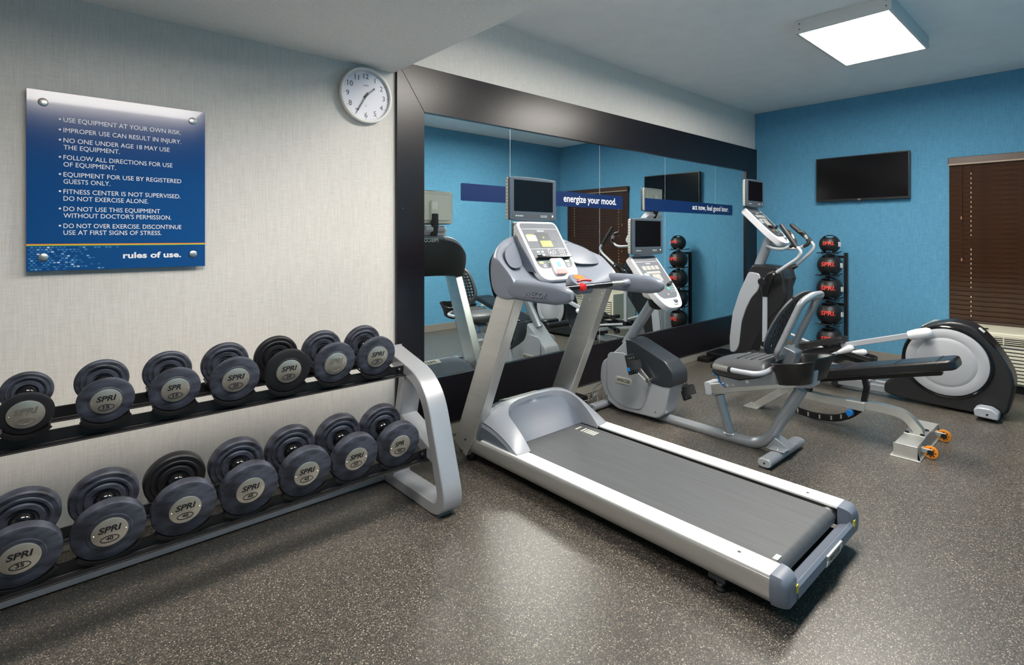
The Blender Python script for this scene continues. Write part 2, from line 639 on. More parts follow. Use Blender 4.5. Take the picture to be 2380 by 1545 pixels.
for (sx, sz) in ((1.77, 2.46), (1.90, 2.32), (2.05, 2.45), (2.05, 2.32), (2.45, 2.50), (3.5, 2.50), (4.6, 2.50), (5.7, 2.50), (1.78, 1.6), (1.90, .6), (2.6, .15), (3.8, .15)):
    M = frame_m((sx, YF - .0008, sz), (1, 0, 0), (0, 0, 1))
    MB().disc(.004, -.001, .001, 8, M).build('screw', 'panel_dark', mir)

# decals stuck on the mirror
d1 = MB().prism(fillet_poly([(2.264, 1.675), (4.193, 1.675), (4.193, 1.803), (2.264, 1.803)], .012), -.0085, -.0075, YPROF).build('mirror_decal', 'decal_blue')
tag(d1, 'dark blue strip on the mirror reading energize your mood.', 'decal', 'slogan strips on the mirror')
lettering('energize your mood.', (3.355, -.0092, 1.716), (1, 0, 0), (0, 0, 1), 'sign_white', d1, w=.735, h=.062, bold=.015)
d2 = MB().prism(fillet_poly([(4.567, 1.678), (6.453, 1.678), (6.453, 1.806), (4.567, 1.806)], .004), -.0085, -.0075, YPROF).build('mirror_decal', 'decal_blue')
tag(d2, 'dark blue strip on the mirror reading act now, feel good later.', 'decal', 'slogan strips on the mirror')
lettering('act now, feel good later.', (5.49, -.0092, 1.722), (1, 0, 0), (0, 0, 1), 'sign_white', d2, w=.86, h=.058, bold=.015)

# ------------------------------------------------------------------ rules sign
sg = thing('rules_sign', 'glossy blue rules of use sign on four steel standoffs', 'sign', (.285, -.03, 1.262))
SY = -.035
MB().box(-.054, .623, SY, SY + .007, 1.262, 2.052).build('sign_panel', 'sign_blue', sg, .001)
for x, z in ((0, 1.999), (.567, 1.999), (.001, 1.323), (.569, 1.325)):
    M = frame_m((x, SY, z), (1, 0, 0), (0, 0, 1))
    so = MB().lathe([(0, .008), (.012, .008), (.0165, .006), (.0175, .003), (.0175, 0), (.011, 0), (.011, -.033), (0, -.033)], 24, M).build('standoff', 'brushed_steel', sg)
TX = SY - .0006
for s_, x0, x1, b, bul in (('USE EQUIPMENT AT YOUR OWN RISK.', .068, .517, 1.923, 1), ('IMPROPER USE CAN RESULT IN INJURY.', .068, .517, 1.877, 1),
                           ('NO ONE UNDER AGE 18 MAY USE', .068, .468, 1.832, 1), ('THE EQUIPMENT.', .068, .27, 1.801, 0),
                           ('FOLLOW ALL DIRECTIONS FOR USE', .068, .48, 1.756, 1), ('OF EQUIPMENT.', .068, .255, 1.725, 0),
                           ('EQUIPMENT FOR USE BY REGISTERED', .068, .518, 1.680, 1), ('GUESTS ONLY.', .068, .234, 1.649, 0),
                           ('FITNESS CENTER IS NOT SUPERVISED.', .068, .515, 1.604, 1), ('DO NOT EXERCISE ALONE.', .068, .381, 1.573, 0),
                           ('DO NOT USE THIS EQUIPMENT', .068, .429, 1.527, 1), ("WITHOUT DOCTOR'S PERMISSION.", .068, .475, 1.497, 0),
                           ('DO NOT OVER EXERCISE. DISCONTINUE', .068, .518, 1.451, 1), ('USE AT FIRST SIGNS OF STRESS.', .068, .434, 1.421, 0)):
    lettering(s_, (x0, TX, b), (1, 0, 0), (0, 0, 1), 'sign_white', sg, w=x1 - x0, h=.0205)
    if bul:
        MB().disc(.0042, 0, .0006, 12, frame_m((.056, TX, b + .0105), (1, 0, 0), (0, 0, 1))).build('bullet', 'sign_white', sg)
lettering('rules of use.', (.282, TX, 1.3115), (1, 0, 0), (0, 0, 1), 'sign_white', sg, w=.235, h=.027, bold=.03)
for z0, z1, m_ in ((1.3785, 1.3815, 'stripe_orange'), (1.3745, 1.3785, 'stripe_yellow'), (1.3715, 1.3745, 'stripe_green')):
    MB().box(-.054, .623, SY - .0007, SY - .0002, z0, z1).build('stripe', m_, sg)
rd = random.Random(4)
mbs = {k: MB() for k in ('dot_a', 'dot_b', 'dot_c', 'dot_d')}
for r_ in range(11):
    z = 1.365 - r_ * .0095
    for c_ in range(34):
        x = -.050 + c_ * .0135 + (.00675 if r_ % 2 else 0)
        p = max(0, 1.0 - (x + .05) / (.38 if r_ < 1 else .27))
        if rd.random() < p * 1.05 + (.12 if r_ == 0 and x < .33 else 0) and -.048 < x < .36:
            k = rd.choice(['dot_a'] * 5 + ['dot_b'] * 5 + ['dot_c'] * 2 + ['dot_d'])
            mbs[k].prism(oval(.0056, .0036, x, z, 12), SY - .0006, SY - .0002, YPROF)
for k, b_ in mbs.items():
    tag(b_.build('dot_pattern', k, sg), kind='stuff')

# ------------------------------------------------------------------ wall clock
ck = thing('wall_clock', 'round white wall clock with black numerals above the rack', 'clock', (1.511, -.02, 2.298))
CX_, CZ_, CR = 1.516, 2.298, .173
Mc = frame_m((CX_, 0, CZ_), (1, 0, 0), (0, 0, 1))      # local z points to -y (into the room)
MB().lathe([(CR * .93, .0), (CR * .965, .006), (CR, .022), (CR, .040), (CR * .985, .047), (CR * .93, .048), (CR * .905, .044), (CR * .90, .026), (0, .026)], 64, Mc).build('clock_case', 'clock_white', ck)
MB().disc(CR * .897, .0262, .0275, 64, Mc).build('clock_dial', 'clock_face', ck)


def on_clock(a_deg, r):
    a = math.radians(a_deg)
    return (CX_ + math.sin(a) * r, CZ_ + math.cos(a) * r)


for n_ in range(1, 13):
    x, z = on_clock(n_ * 30, CR * .70)
    lettering(str(n_), (x, -.0282, z - .016), (1, 0, 0), (0, 0, 1), 'ink', ck, h=.032, name='numeral', align='CENTER')
tk = MB()
for n_ in range(60):
    a = math.radians(n_ * 6)
    L = .010 if n_ % 5 == 0 else .005
    M = Mc @ Matrix.Rotation(-a, 4, 'Z')
    tk.box(-.0012 if n_ % 5 == 0 else -.0006, .0012 if n_ % 5 == 0 else .0006, CR * .875 - L, CR * .875, .0276, .0282, M)
tk.build('minute_marks', 'ink', ck)
for ang, L, wd, nm, zz in ((47.5, .078, .0065, 'hour_hand', .030), (210, .118, .0055, 'minute_hand', .0325)):
    M = Mc @ Matrix.Rotation(-math.radians(ang), 4, 'Z')
    h_ = MB().ring([(-wd, -.022), (wd, -.022), (wd * .7, L), (-wd * .7, L)], [(-wd * .4, .012), (wd * .4, .012), (wd * .25, L * .86), (-wd * .25, L * .86)], zz, zz + .001, M)
    h_.build(nm, 'ink', ck)
MB().disc(.007, .029, .035, 16, Mc).build('hand_hub', 'ink', ck)
lettering('SHARP', (CX_, -.0282, CZ_ + .060), (1, 0, 0), (0, 0, 1), 'ink', ck, w=.034, h=.007, align='CENTER', bold=.02)
lettering('RC', (CX_, -.0282, CZ_ - .068), (1, 0, 0), (0, 0, 1), 'panel_grey', ck, w=.010, h=.010, align='CENTER')

# ------------------------------------------------------------------ television on the far wall
tv = thing('television', 'flat black television mounted on the blue wall', 'television', (XB - .05, -1.235, 1.833))
TX0 = XB - .075
MB().box(TX0, TX0 + .045, -1.70, -.772, 1.833, 2.355).build('cabinet', 'satin_black', tv, .004)
MB().box(TX0 - .001, TX0 + .002, -1.688, -.784, 1.857, 2.343).build('screen', 'tv_black', tv)
MB().box(TX0 + .045, XB - .002, -1.40, -1.07, 1.98, 2.22).build('wall_bracket', 'matte_black', tv)
lettering('LG', (TX0 - .002, -1.225, 1.840), (0, -1, 0), (0, 0, 1), 'key_white', tv, w=.028, h=.011, align='CENTER', bold=.02)
MB().box(TX0 - .003, TX0 + .004, -1.245, -1.215, 1.826, 1.834).build('sensor_lip', 'gloss_black', tv)
MB().box(TX0 - .0035, TX0 - .002, -1.234, -1.226, 1.828, 1.831).build('standby_light', 'led_red', tv)

# ------------------------------------------------------------------ window blind: valance and single slats
bl = thing('window_blind', 'closed dark brown wooden slat blind on the blue wall', 'blind', (XB - .03, -2.69, .54))
BY0, BY1 = -3.345, -2.03
MB().box(XB - .075, XB - .001, BY0 - .012, BY1 + .006, 2.155, 2.232).build('valance', 'wood_dark', bl, .006)
MB().box(XB - .080, XB - .070, BY0 - .012, BY1 + .006, 2.150, 2.166).build('valance_edge', 'wood_edge', bl, .002)
slat_me = None
ns = 33
for k in range(ns):
    z = 2.128 - k * (2.128 - .585) / (ns - 1)
    if slat_me is None:
        Mx = Matrix.Rotation(math.radians(14), 4, 'Y')
        slat_me = MB().box(-.0018, .0018, BY0 + .69 - .69, BY1, -.027, .027).mesh('slat', None)
        for v in slat_me.vertices:
            y = v.co.y
            v.co = Matrix.Rotation(math.radians(-16), 4, 'Y') @ Vector((v.co.x, 0, v.co.z))
            v.co.y = y + 2.69
    o = link('slat', slat_me, 'wood_slat', bl)
    o.location = (-.012, 0, z - .54)
MB().box(XB - .062, XB - .030, BY0, BY1, .538, .556).build('bottom_rail', 'wood_dark', bl, .004)
for cy in (-2.205, -3.17):
    MB().tube([(XB - .0535, cy, .56), (XB - .0535, cy, 2.15)], .0016, 6).build('ladder_cord', 'wood_dark', bl)
    cm = MB()
    for k in range(ns - 1):
        z = 2.128 - (k + .5) * (2.128 - .585) / (ns - 1)
        if k not in (0, 15, 16, 26):
            cm.box(XB - .0565, XB - .054, cy - .003, cy + .003, z - .010, z + .008)
    cm.build('painted_daylight_dots', 'daylight_dot_paint', bl)  # cream tabs imitate daylight leaking through the cord holes
for cy, zb in ((-2.13, 1.62), (-2.133, 1.19)):
    c_ = MB().tube([(XB - .066, cy, zb), (XB - .066, cy, 2.15)], .0018, 6).build('lift_cord', 'wood_dark', bl)
    MB().lathe([(0, .035), (.005, .033), (.009, .004), (.008, 0), (0, 0)], 12, Matrix.Translation((XB - .066, cy, zb - .03))).build('tassel', 'copper', c_)

# ------------------------------------------------------------------ wall air conditioner under the window
ac = thing('air_conditioner', 'cream wall air conditioner with louvred front under the blind', 'air conditioner', (6.8, -2.55, 0))
AY0, AY1, AX0, AZ0, AZ1 = -3.22, -1.90, 6.50, .075, .535
MB().box(AX0 + .012, XB - .013, AY0, AY1, AZ0, AZ1).build('housing', 'ptac_cream', ac, .012)
MB().box(AX0 + .06, XB - .02, AY0 + .03, AY1 - .03, .0, AZ0).build('plinth', 'matte_black', ac)
MB().box(AX0 + .008, AX0 + .020, AY0 + .10, AY1 - .10, .43, .50).build('outlet_recess', 'matte_black', ac)
fm = MB().box(AX0, AX0 + .014, AY0 + .10, AY1 - .10, .427, .502)
for k in range(4):
    z = .440 + k * .017
    MB().box(AX0 - .001, AX0 + .010, AY0 + .10, AY1 - .10, z, z + .006).build('outlet_bar', 'ptac_cream', ac)
for yy in (-2.22, -2.50, -2.80):
    MB().box(AX0 - .002, AX0 + .010, yy - .004, yy + .004, .43, .50).build('outlet_divider', 'ptac_cream', ac)
sl_me = None
for k in range(10):
    z = .095 + k * .031
    me_ = MB().box(AX0 - .004, AX0 + .016, AY0 + .03, AY1 - .03, z, z + .021)
    me_.build('louvre', 'ptac_cream', ac, .003)
MB().box(AX0 + .002, AX0 + .013, AY0 + .03, AY1 - .03, .09, .41).build('louvre_shadow_gap', 'panel_dark', ac)
MB().tube(fillet([(6.62, -2.30, .537), (6.60, -2.335, .546), (6.61, -2.39, .552), (6.64, -2.36, .548), (6.62, -2.30, .540)], .02), .006, 8, (0, 0, 1)).build('pull_handle', 'satin_black', ac)

# wall outlet
for k, (xx, yy, zz, rz, lb) in enumerate(((5.30, YO + .004, .36, 1, 'white wall outlet low on the blue wall opposite the mirror'),)):
    ot = thing('wall_outlet', lb, 'outlet', (xx, yy, zz - .06))
    if rz == 0:
        MB().box(xx - .004, xx + .0035, yy - .038, yy + .038, zz - .06, zz + .06).build('cover_plate', 'outlet_white', ot, .002)
        for dz in (-.025, .025):
            MB().box(xx - .006, xx - .003, yy - .016, yy + .016, zz + dz - .016, zz + dz + .016).build('socket', 'cream_plastic', ot)
    else:
        MB().box(xx - .038, xx + .038, yy - .0035, yy + .004, zz - .06, zz + .06).build('cover_plate', 'outlet_white', ot, .002)
        for dz in (-.025, .025):
            MB().box(xx - .016, xx + .016, yy + .003, yy + .006, zz + dz - .016, zz + dz + .016).build('socket', 'cream_plastic', ot)

# ================================================================== DUMBBELL RACK
rk = thing('dumbbell_rack', 'two-tier silver and black dumbbell rack against the beige wall', 'rack', (.6, -.6, 0))
RXL, RXR = -.46, 1.475
TS = [(-.0575, -.032), (.0575, -.032), (.0575, .032), (-.0575, .032)]


def rack_end(x):
    xc = x + .0575
    loop = fillet([(xc, -.335, .742), (xc, -.745, .640), (xc, -.945, .034), (xc, -.30, .034)], [0, .16, .13, 0], 9)
    e = MB().sweep(loop, TS).build('end_frame', 'rack_silver', rk, .008)
    MB().sweep([(xc, -.405, .064), (xc, -.545, .66)], TS).build('upright', 'rack_silver', rk, .006)
    MB().sweep([(xc, -.50, .405), (xc, -.835, .285)], [(-.05, -.03), (.05, -.03), (.05, .03), (-.05, .03)]).build('tier_bracket', 'rack_silver', rk, .006)
    for yy in (-.33, -.85):
        MB().box(xc - .045, xc + .045, yy - .03, yy + .03, 0, .004).build('foot_pad', 'silver_light', rk)
    MB().box(xc - .06, xc + .06, -.338, -.328, .71, .775).build('end_cap', 'silver_light', rk)


rack_end(RXR)
rack_end(RXL - .115)
TILT = math.radians(12.5)
ct, st = math.cos(TILT), math.sin(TILT)


def rail(y, z, name='tier_rail'):
    """black angle rail: tilted web behind, flange in front"""
    t_ = .005
    web = [(0, 0), (0, .052), (-t_, .052), (-t_, t_), (-.036, t_), (-.036, 0)]
    pr = [(y + a * ct - b * st * .35, z + a * st * .6 + b * ct) for a, b in web]
    MB().prism(pr, RXL, RXR, XPROF).build(name, 'rack_black', rk, .0015)
    for xe, d in ((RXR - .012, 1),):
        for k in (0,):
            M = frame_m((xe - .02, y - .012, z + .030), (1, 0, 0), (0, 0, 1))
            MB().lathe([(0, .012), (.006, .012), (.0105, .008), (.011, 0), (.011, -.012), (0, -.012)], 12, M).build('bolt', 'satin_black', rk)


rail(-.553, .660)
rail(-.405, .705)
rail(-.785, .274)
rail(-.615, .318)
MB().box(RXL, RXR, -.345, -.295, .006, .060).build('floor_crossbar', 'rack_silver', rk, .004)

# dumbbells: front face centre line, per tier
UP = dict(y=-.600, z=.790)
LO = dict(y=-.820, z=.390)
specs = []
UD = [(.156, '10', 'worn', .020), (.180, '15', 'new', .022), (.184, '15', 'half', .022), (.200, '20', 'new', .028), (.205, '20', 'new', .028), (.206, '25', 'worn', .030), (.208, '25', 'new', .030)]
LD = [(.212, '35', 'new', .042), (.214, '40', 'new', .044), (.216, '40', 'new', .044), (.218, '45', 'new', .047), (.220, '45', 'new', .047), (.222, '50', 'new', .050), (.224, '50', 'half', .050)]
UX = [-.045, .179, .403, .627, .851, 1.075, 1.299]
LX = [-.055, .173, .399, .626, .852, 1.079, 1.305]
ULAB = ['small dumbbell with blank-looking steel badge, upper tier, at the photo edge', 'grey dumbbell marked 15 with clear black lettering on the upper tier',
        'dumbbell with smudged 15 badge on the upper tier', 'scuffed grey dumbbell marked 20, centre of the upper tier, nearer the sign',
        'clean black dumbbell marked 20 on the upper tier', 'dumbbell with rubbed-off 25 badge on the upper tier', 'dumbbell marked 25 at the mirror end of the upper tier']
LLAB = ['large dumbbell marked 35 at the photo edge of the lower tier', 'scuffed dumbbell marked 40 next to the 35 on the lower tier', 'dumbbell marked 40 with clean black rear plate on the lower tier',
        'dumbbell marked 45 next to the 40s on the lower tier', 'dumbbell marked 45 next to the 50s on the lower tier', 'dumbbell marked 50 with clear lettering beside the 45s', 'dumbbell marked 50 at the mirror end of the lower tier']


def plate_profile(R, th, outer_face):
    """rubber plate: flat outer face, rounded rim, stepped inner face towards the handle (h grows towards the handle)"""
    c = .006
    return [(0, .0), (R * .60, .0), (R * .62, .0015), (R - c * 1.3, .0015), (R - .002, .004), (R, .008), (R, th - .008), (R - .002, th - .003), (R - c, th),
            (R * .80, th), (R * .77, th + .003), (R * .70, th + .003), (R * .67, th - .003), (R * .60, th - .003), (R * .57, th + .006), (R * .44, th + .008), (R * .41, th + .004), (0, th + .004)]


def dumbbell(tier, x, D, num, badge, th, length, label, back_dark=False, front_dark=False):
    R = D / 2
    y, z = tier['y'], tier['z']
    t = thing('dumbbell', label, 'dumbbell', (x, y + .5 * length * ct, z - R), 0, 'dumbbells on the two-tier rack')
    F0 = frame_m((x, y, z), (1, 0, 0), (0, -st, ct))           # local z = toward the viewer (front face normal)
    Mi = F0 @ Matrix.Rotation(math.pi, 4, 'X')                  # local z runs from the front face to the back
    fp = MB().lathe(plate_profile(R, th, True), 44, Mi).build('weight_plate', 'rubber_plate_dark' if front_dark else 'rubber_plate', t)
    Mb = Mi @ Matrix.Translation((0, 0, length)) @ Matrix.Rotation(math.pi, 4, 'X')
    MB().lathe(plate_profile(R, th, False), 44, Mb).build('weight_plate', 'rubber_plate_dark' if back_dark else 'rubber_plate', t)
    a, b = th, length - th
    rh = .036 if D > .21 else .032
    prof = [(rh, a), (rh * .98, a + .008), (rh * .80, a + .024), (rh * .62, a + .03), (.0165, a + .032), (.0175, (a + b) / 2), (.0165, b - .032), (rh * .62, b - .03), (rh * .80, b - .024), (rh * .98, b - .008), (rh, b)]
    MB().lathe(prof, 28, Mi).build('handle', 'gloss_black', t)
    rb = R * (.545 if D < .21 and D > .17 else (.66 if D < .17 else .49))
    bd = MB().lathe([(0, .0032), (rb - .002, .0032), (rb, .002), (rb, -.001), (0, -.001)], 36, F0).build('badge', 'badge_steel', t)
    ori = F0 @ Vector((0, rb * .06, .0040))
    yd = F0.to_3x3() @ Vector((0, 1, 0))
    ink = 'ink' if badge != 'worn' else 'brushed_steel'
    lettering('SPRI' if badge != 'half' else 'SPR', tuple(F0 @ Vector((-rb * (0 if badge != 'half' else .1), rb * .06, .0038))), (1, 0, 0), tuple(yd), ink, bd, w=rb * (1.25 if badge != 'half' else .95), h=rb * .42, name='brand_lettering', bold=.03, shear=.2, align='CENTER')
    Mo = F0 @ Matrix.Translation((0, -rb * .47, .0036))
    MB().ring(oval(rb * .52, rb * .26), oval(rb * .47, rb * .205), 0, .0004, Mo).build('oval_ring', ink, bd)
    lettering(num, tuple(F0 @ Vector((0, -rb * .57, .0038))), (1, 0, 0), tuple(yd), ink, bd, w=rb * .40, h=rb * .26, name='weight_number', bold=.03, align='CENTER')
    for sx in (-1, 1):
        MB().lathe([(0, .0048), (rb * .03, .0046), (rb * .045, .0034)], 8, F0 @ Matrix.Translation((sx * rb * .86, 0, 0))).build('rivet', 'chrome', bd)
    # cradles on the rails carry the plates
    for h0, h1, nm in ((-.012 if D < .21 else -.002, th + .022, 'saddle'), (length - th - .02, length + .004, 'saddle')):
        ra, rbb = R + .0015, R + .0085
        pf = [(ra, h0), (rbb + .005, h0), (rbb + .005, h0 + .006), (rbb, h0 + .008), (rbb, h1), (ra, h1)]
        # arc centred on local "down": angle 90deg in Mi frame (y flipped)
        MB().lathe(pf, 18, Mi, math.radians(90 - 50), math.radians(90 + 50), True).build(nm, 'satin_black', rk)
    Mk = Mi @ Matrix.Translation((0, R + .012, th * .6))
    MB().box(-.02, .02, -.004, .010, -.012, .03, Mk).build('saddle_mount', 'rack_black', rk)
    return t


for i in range(7):
    D, num, bg, th = UD[i]
    dumbbell(UP, UX[i], D, num, bg, th, .200, ULAB[i], back_dark=(i == 4), front_dark=(i in (0, 4)))
for i in range(7):
    D, num, bg, th = LD[i]
    dumbbell(LO, LX[i], D, num, bg, th, .240, LLAB[i], back_dark=(i == 2), front_dark=False)

# ================================================================== TREADMILL
tm = thing('treadmill', 'grey and silver treadmill with white side rails facing the mirror', 'treadmill', (2.395, -1.35, 0))
TXC = 2.395
NX, FX = 1.977, 2.813            # outer edges of the side rails
YT, YFr = -2.30, -.46            # tail end of rails, front end
ZD = .180                        # rail top
for sgn, xo in ((1, NX), (-1, FX)):
    # aluminium side extrusion: bulged outer face, groove under the foot rail
    prof = [(0, ZD - .018), (0.0, ZD - .030), (-.004, ZD - .05), (.002, ZD - .085), (.018, ZD - .108), (.045, ZD - .112), (.045, ZD - .012), (.004, ZD - .012)]
    pr = [(xo + sgn * a, b) for a, b in prof]
    M = Matrix(((1, 0, 0, 0), (0, 0, 1, 0), (0, 1, 0, 0), (0, 0, 0, 1)))
    MB().prism(pr, YT, YFr, M).build('side_rail', 'alu', tm, .002)
    a_, b_ = sorted((xo + sgn * .002, xo + sgn * .102))
    MB().box(a_, b_, YT, -.60, ZD - .012, ZD).build('foot_rail', 'white_rail', tm, .003)
    for yy in (YT + .14,):
        MB().lathe([(0, .0012), (.006, .001), (.007, 0)], 12, Matrix.Translation((xo + sgn * .06, yy, ZD))).build('screw', 'panel_dark', tm)
# belt as a flat loop round the rear roller
br = .038
zb = ZD - .012
belt = [(-.62, zb)] + [(-2.26, zb)]
for k in range(1, 13):
    a = math.pi * k / 12
    belt.append((-2.26 - br * math.sin(a), zb - br + br * math.cos(a)))
belt += [(-.62, zb - 2 * br)]
inner = [(-.62, zb - .003)] + [(-2.26, zb - .003)]
for k in range(1, 13):
    a = math.pi * k / 12
    inner.append((-2.26 - (br - .003) * math.sin(a), zb - br + (br - .003) * math.cos(a)))
inner += [(-.62, zb - 2 * br + .003)]
bx0, bx1 = NX + .108, FX - .128
bm_ = MB()
rows = [[(bx0, y, z) for y, z in belt], [(bx1, y, z) for y, z in belt], [(bx1, y, z) for y, z in inner], [(bx0, y, z) for y, z in inner], [(bx0, y, z) for y, z in belt]]
bm_.grid(rows)
bt = bm_.build('running_belt', 'belt', tm, angle=25)
MB().box(bx0 + .01, bx1 - .01, -2.24, -.62, zb - .03, zb - .0035).build('deck_board', 'matte_black', tm)
MB().tube([(NX + .05, -2.26, zb - br), (FX - .05, -2.26, zb - br)], br - .0035, 20, (0, 1, 0)).build('rear_roller', 'steel', tm)
MB().box(FX - .132, FX - .045, -2.25, -.62, zb - .09, zb - .045).build('deck_gap_liner', 'matte_black', tm)
MB().box(NX + .045, FX - .045, -2.22, -.40, ZD - .118, ZD - .095).build('undertray', 'matte_black', tm)
# printed marks on the belt
for k, dy_ in enumerate((.0, .045, .068, .088, .106, .124, .142)):
    x = 2.575
    y0 = -.830 - dy_
    MB().prism([(x, y0), (x + .062, y0 + .004), (x + .062, y0 - .007), (x, y0 - .011)], zb + .0002, zb + .0008).build('belt_mark', 'belt_line', bt)
MB().box(NX + .135, NX + .175, -2.275, -2.255, zb - .0015, zb + .0005).build('belt_tag', 'belt_line', bt)
# moulded tail: two corner caps and a bumper between them
ends = []
for sgn, xo in ((1, NX), (-1, FX)):
    x0 = xo - sgn * .002
    rows = []
    for k in range(9):
        t = k / 8
        y = YT - .062 * math.sin(t * math.pi / 2)
        w_ = .108 - .02 * (1 - math.cos(t * math.pi / 2))
        zt = ZD + .001 - .045 * (1 - math.cos(t * math.pi / 2)) ** 1.4
        zl = ZD - .112 + .010 * (1 - math.cos(t * math.pi / 2))
        off = .022 * (1 - math.cos(t * math.pi / 2))
        a, b = x0 + sgn * off, x0 + sgn * w_
        rows.append([(a + sgn * .014, y, zl), (a, y, zl + .03), (a - sgn * .002, y, ZD - .05), (a, y, zt - .018), (a + sgn * .010, y, zt), (b, y, zt), (b, y, zl)])
    mbx = MB().grid(rows, True)
    mbx._add(rows[0], [tuple(range(7))])
    mbx._add(rows[-1], [tuple(range(7))])
    cp = mbx.build('tail_cap', 'grey_plastic', tm, angle=50)
    MB().box(*sorted((x0 + sgn * .078, x0 + sgn * .098)), YT - .065, YT - .060, ZD - .070, ZD - .042).build('warning_label', 'label_yellow', cp)
bump = [(-2.30, .068), (-2.345, .070), (-2.367, .085), (-2.362, .118), (-2.350, .130), (-2.335, .116), (-2.312, .108), (-2.30, .10)]
bmp = MB().prism(bump, NX + .09, FX - .09, XPROF).build('tail_bumper', 'grey_plastic', tm, .003)
Mp = frame_m((2.44, -2.3665, .102), (1, 0, 0), (0, -.15, 1))
pl = MB().prism([(-.085, -.022), (.085, -.022), (.10, .0), (.085, .026), (-.085, .026), (-.07, .0)], -.004, .004, Mp).build('name_plate', 'name_plate', bmp, .001)
lettering('PRECOR', tuple(Mp @ Vector((0, -.010, .0048))), (1, 0, 0), tuple(Mp.to_3x3() @ Vector((0, 1, 0))), 'ink', bmp, w=.125, h=.024, align='CENTER', bold=.02, shear=.15)
MB().box(NX + .09, FX - .09, -2.345, -2.19, .048, .072).build('tail_gap_darkener', 'matte_black', tm, .004)  # black box added to darken the gap between belt and bumper
# feet
for x in (NX + .055, FX - .055):
    ft = MB().lathe([(0, 0), (.026, 0), (.028, .008), (.012, .016), (.010, .020), (.010, .070), (0, .070)], 20, Matrix.Translation((x, -2.085, 0))).build('levelling_foot', 'matte_black', tm)
    MB().lathe([(.014, .018), (.014, .028), (.0105, .028)], 6, Matrix.Translation((x, -2.085, 0))).build('nut', 'brushed_steel', ft)
    MB().box(x - .03, x + .03, -2.12, -2.05, .045, .075).build('foot_bracket', 'dark_cover', tm)
    wh = MB().tube([(x - .018, -.44, .038), (x + .018, -.44, .038)], .038, 20, (0, 1, 0)).build('front_wheel', 'matte_black', tm)
MB().box(NX + .02, FX - .02, -.50, -.37, .045, .10).build('front_crossmember', 'matte_black', tm, .006)
# uprights
for sgn, xo in ((1, 1.958), (-1, 2.832)):
    a, b = sorted((xo, xo + sgn * .074))
    pp = [(-.355, .115), (-.478, .052), (-.568, .20), (-.940, 1.075), (-.772, 1.075)]
    up = MB().prism(pp, a, b, XPROF).build('upright', 'alu', tm, .006)
    xf = xo - sgn * .0006
    Mh = frame_m((xf, 0, 0), (0, -sgn, 0), (0, 0, 1))
    for (yy, zz) in ((-.44, .075), (-.475, .155)):
        MB().disc(.007, -.001, .0012, 12, Mh @ Matrix.Translation((-sgn * yy, zz, 0))).build('bolt_hole', 'matte_black', up)
    xi = xo + sgn * .0746
    Mh = frame_m((xi, 0, 0), (0, sgn, 0), (0, 0, 1))
    for (yy, zz) in ((-.83, 1.035), (-.90, 1.035), (-.80, .985)):
        MB().lathe([(0, .003), (.006, .0025), (.009, 0)], 12, Mh @ Matrix.Translation((sgn * yy, zz, 0))).build('bolt', 'steel', up)
# motor hood: pale arch over a recessed darker scoop, charcoal rear
HW = .400


def hood_z(x, t):
    w_ = min(1.0, abs(x - TXC) / HW)
    side = (1 - w_ ** 4.5) ** .8 if w_ < 1 else 0
    crest = .205 * (.50 + .50 * side)
    return ZD + .002 + crest * (1 - min(1.0, t) ** 1.9)


HD = .325                        # depth of the arch from crest to the tips of its feet


def hood_y(x, t):
    return -.605 + .02 * (abs(x - TXC) / HW) ** 3 - HD * t


def hood_u(y):
    return min(1.0, max(0.0, (-.632 - y) / .150))


def scoop_half(y):
    return .302 * (1 - (1 - hood_u(y)) ** 2.6) ** .42


hd = MB()
for side in (-1, 1):
    rows, wall = [], []
    for i in range(29):
        y = -.632 - (HD - .027) * i / 28
        h = scoop_half(y)
        t = (-.605 - y) / HD
        row = []
        for j in range(9):
            x = TXC + side * (HW + (h - HW) * j / 8)
            row.append((x, y + .02 * (abs(x - TXC) / HW) ** 3, hood_z(x, t)))
        rows.append(row)
        e = row[-1]
        u = hood_u(y)
        zs = ZD - .010 + (.180 * (1 - u ** 1.25)) if u < 1 else ZD - .010
        wall.append([e, (e[0] - side * .004, e[1], min(e[2], zs))])
    hd.grid(rows).grid(wall)
top_rows = []
for i in range(5):
    y = -.605 - .027 * i / 4
    top_rows.append([(TXC - HW + 2 * HW * j / 24, y + .02 * abs(-1 + 2 * j / 24) ** 3, hood_z(TXC - HW + 2 * HW * j / 24, (-.605 - y) / HD)) for j in range(25)])
hd.grid(top_rows)
# skirts down to the rails on the outside
for side in (-1, 1):
    sk = []
    for i in range(13):
        t = i / 12
        x = TXC + side * HW
        sk.append([(x, hood_y(x, t), hood_z(x, t)), (x + side * .004, hood_y(x, t), max(ZD, hood_z(x, t) - .030))])
    hd.grid(sk)
hood = hd.build('motor_hood', 'grey_plastic_pale', tm, angle=50)
sc_rows = []
for i in range(15):
    y = -.632 - .150 * i / 14
    h = max(.002, scoop_half(y))
    u = hood_u(y)
    row = []
    for j in range(17):
        q = -1 + 2 * j / 16
        z = ZD - .010 + .180 * (1 - u ** 1.25)
        z += .012 * q * q * (1 - u)
        row.append((TXC + h * q, y + .018 * (1 - q * q) * math.sin(math.pi * u), z))
    sc_rows.append(row)
MB().grid(sc_rows).build('hood_scoop', 'grey_plastic', hood, angle=60)
for side in (-1, 1):
    x = TXC + side * (HW - .003)
    tri = [(-.50, ZD - .002), (-.575, hood_z(x, 0) - .01)] + [(hood_y(x, t) + .004, hood_z(x, t) - .004) for t in (.1, .3, .5, .7, .85)] + [(-.910, ZD - .002)]
    MB().prism(tri, x - .004, x + .004 , XPROF).build('hood_side', 'slate_plastic', hood)
bk = []
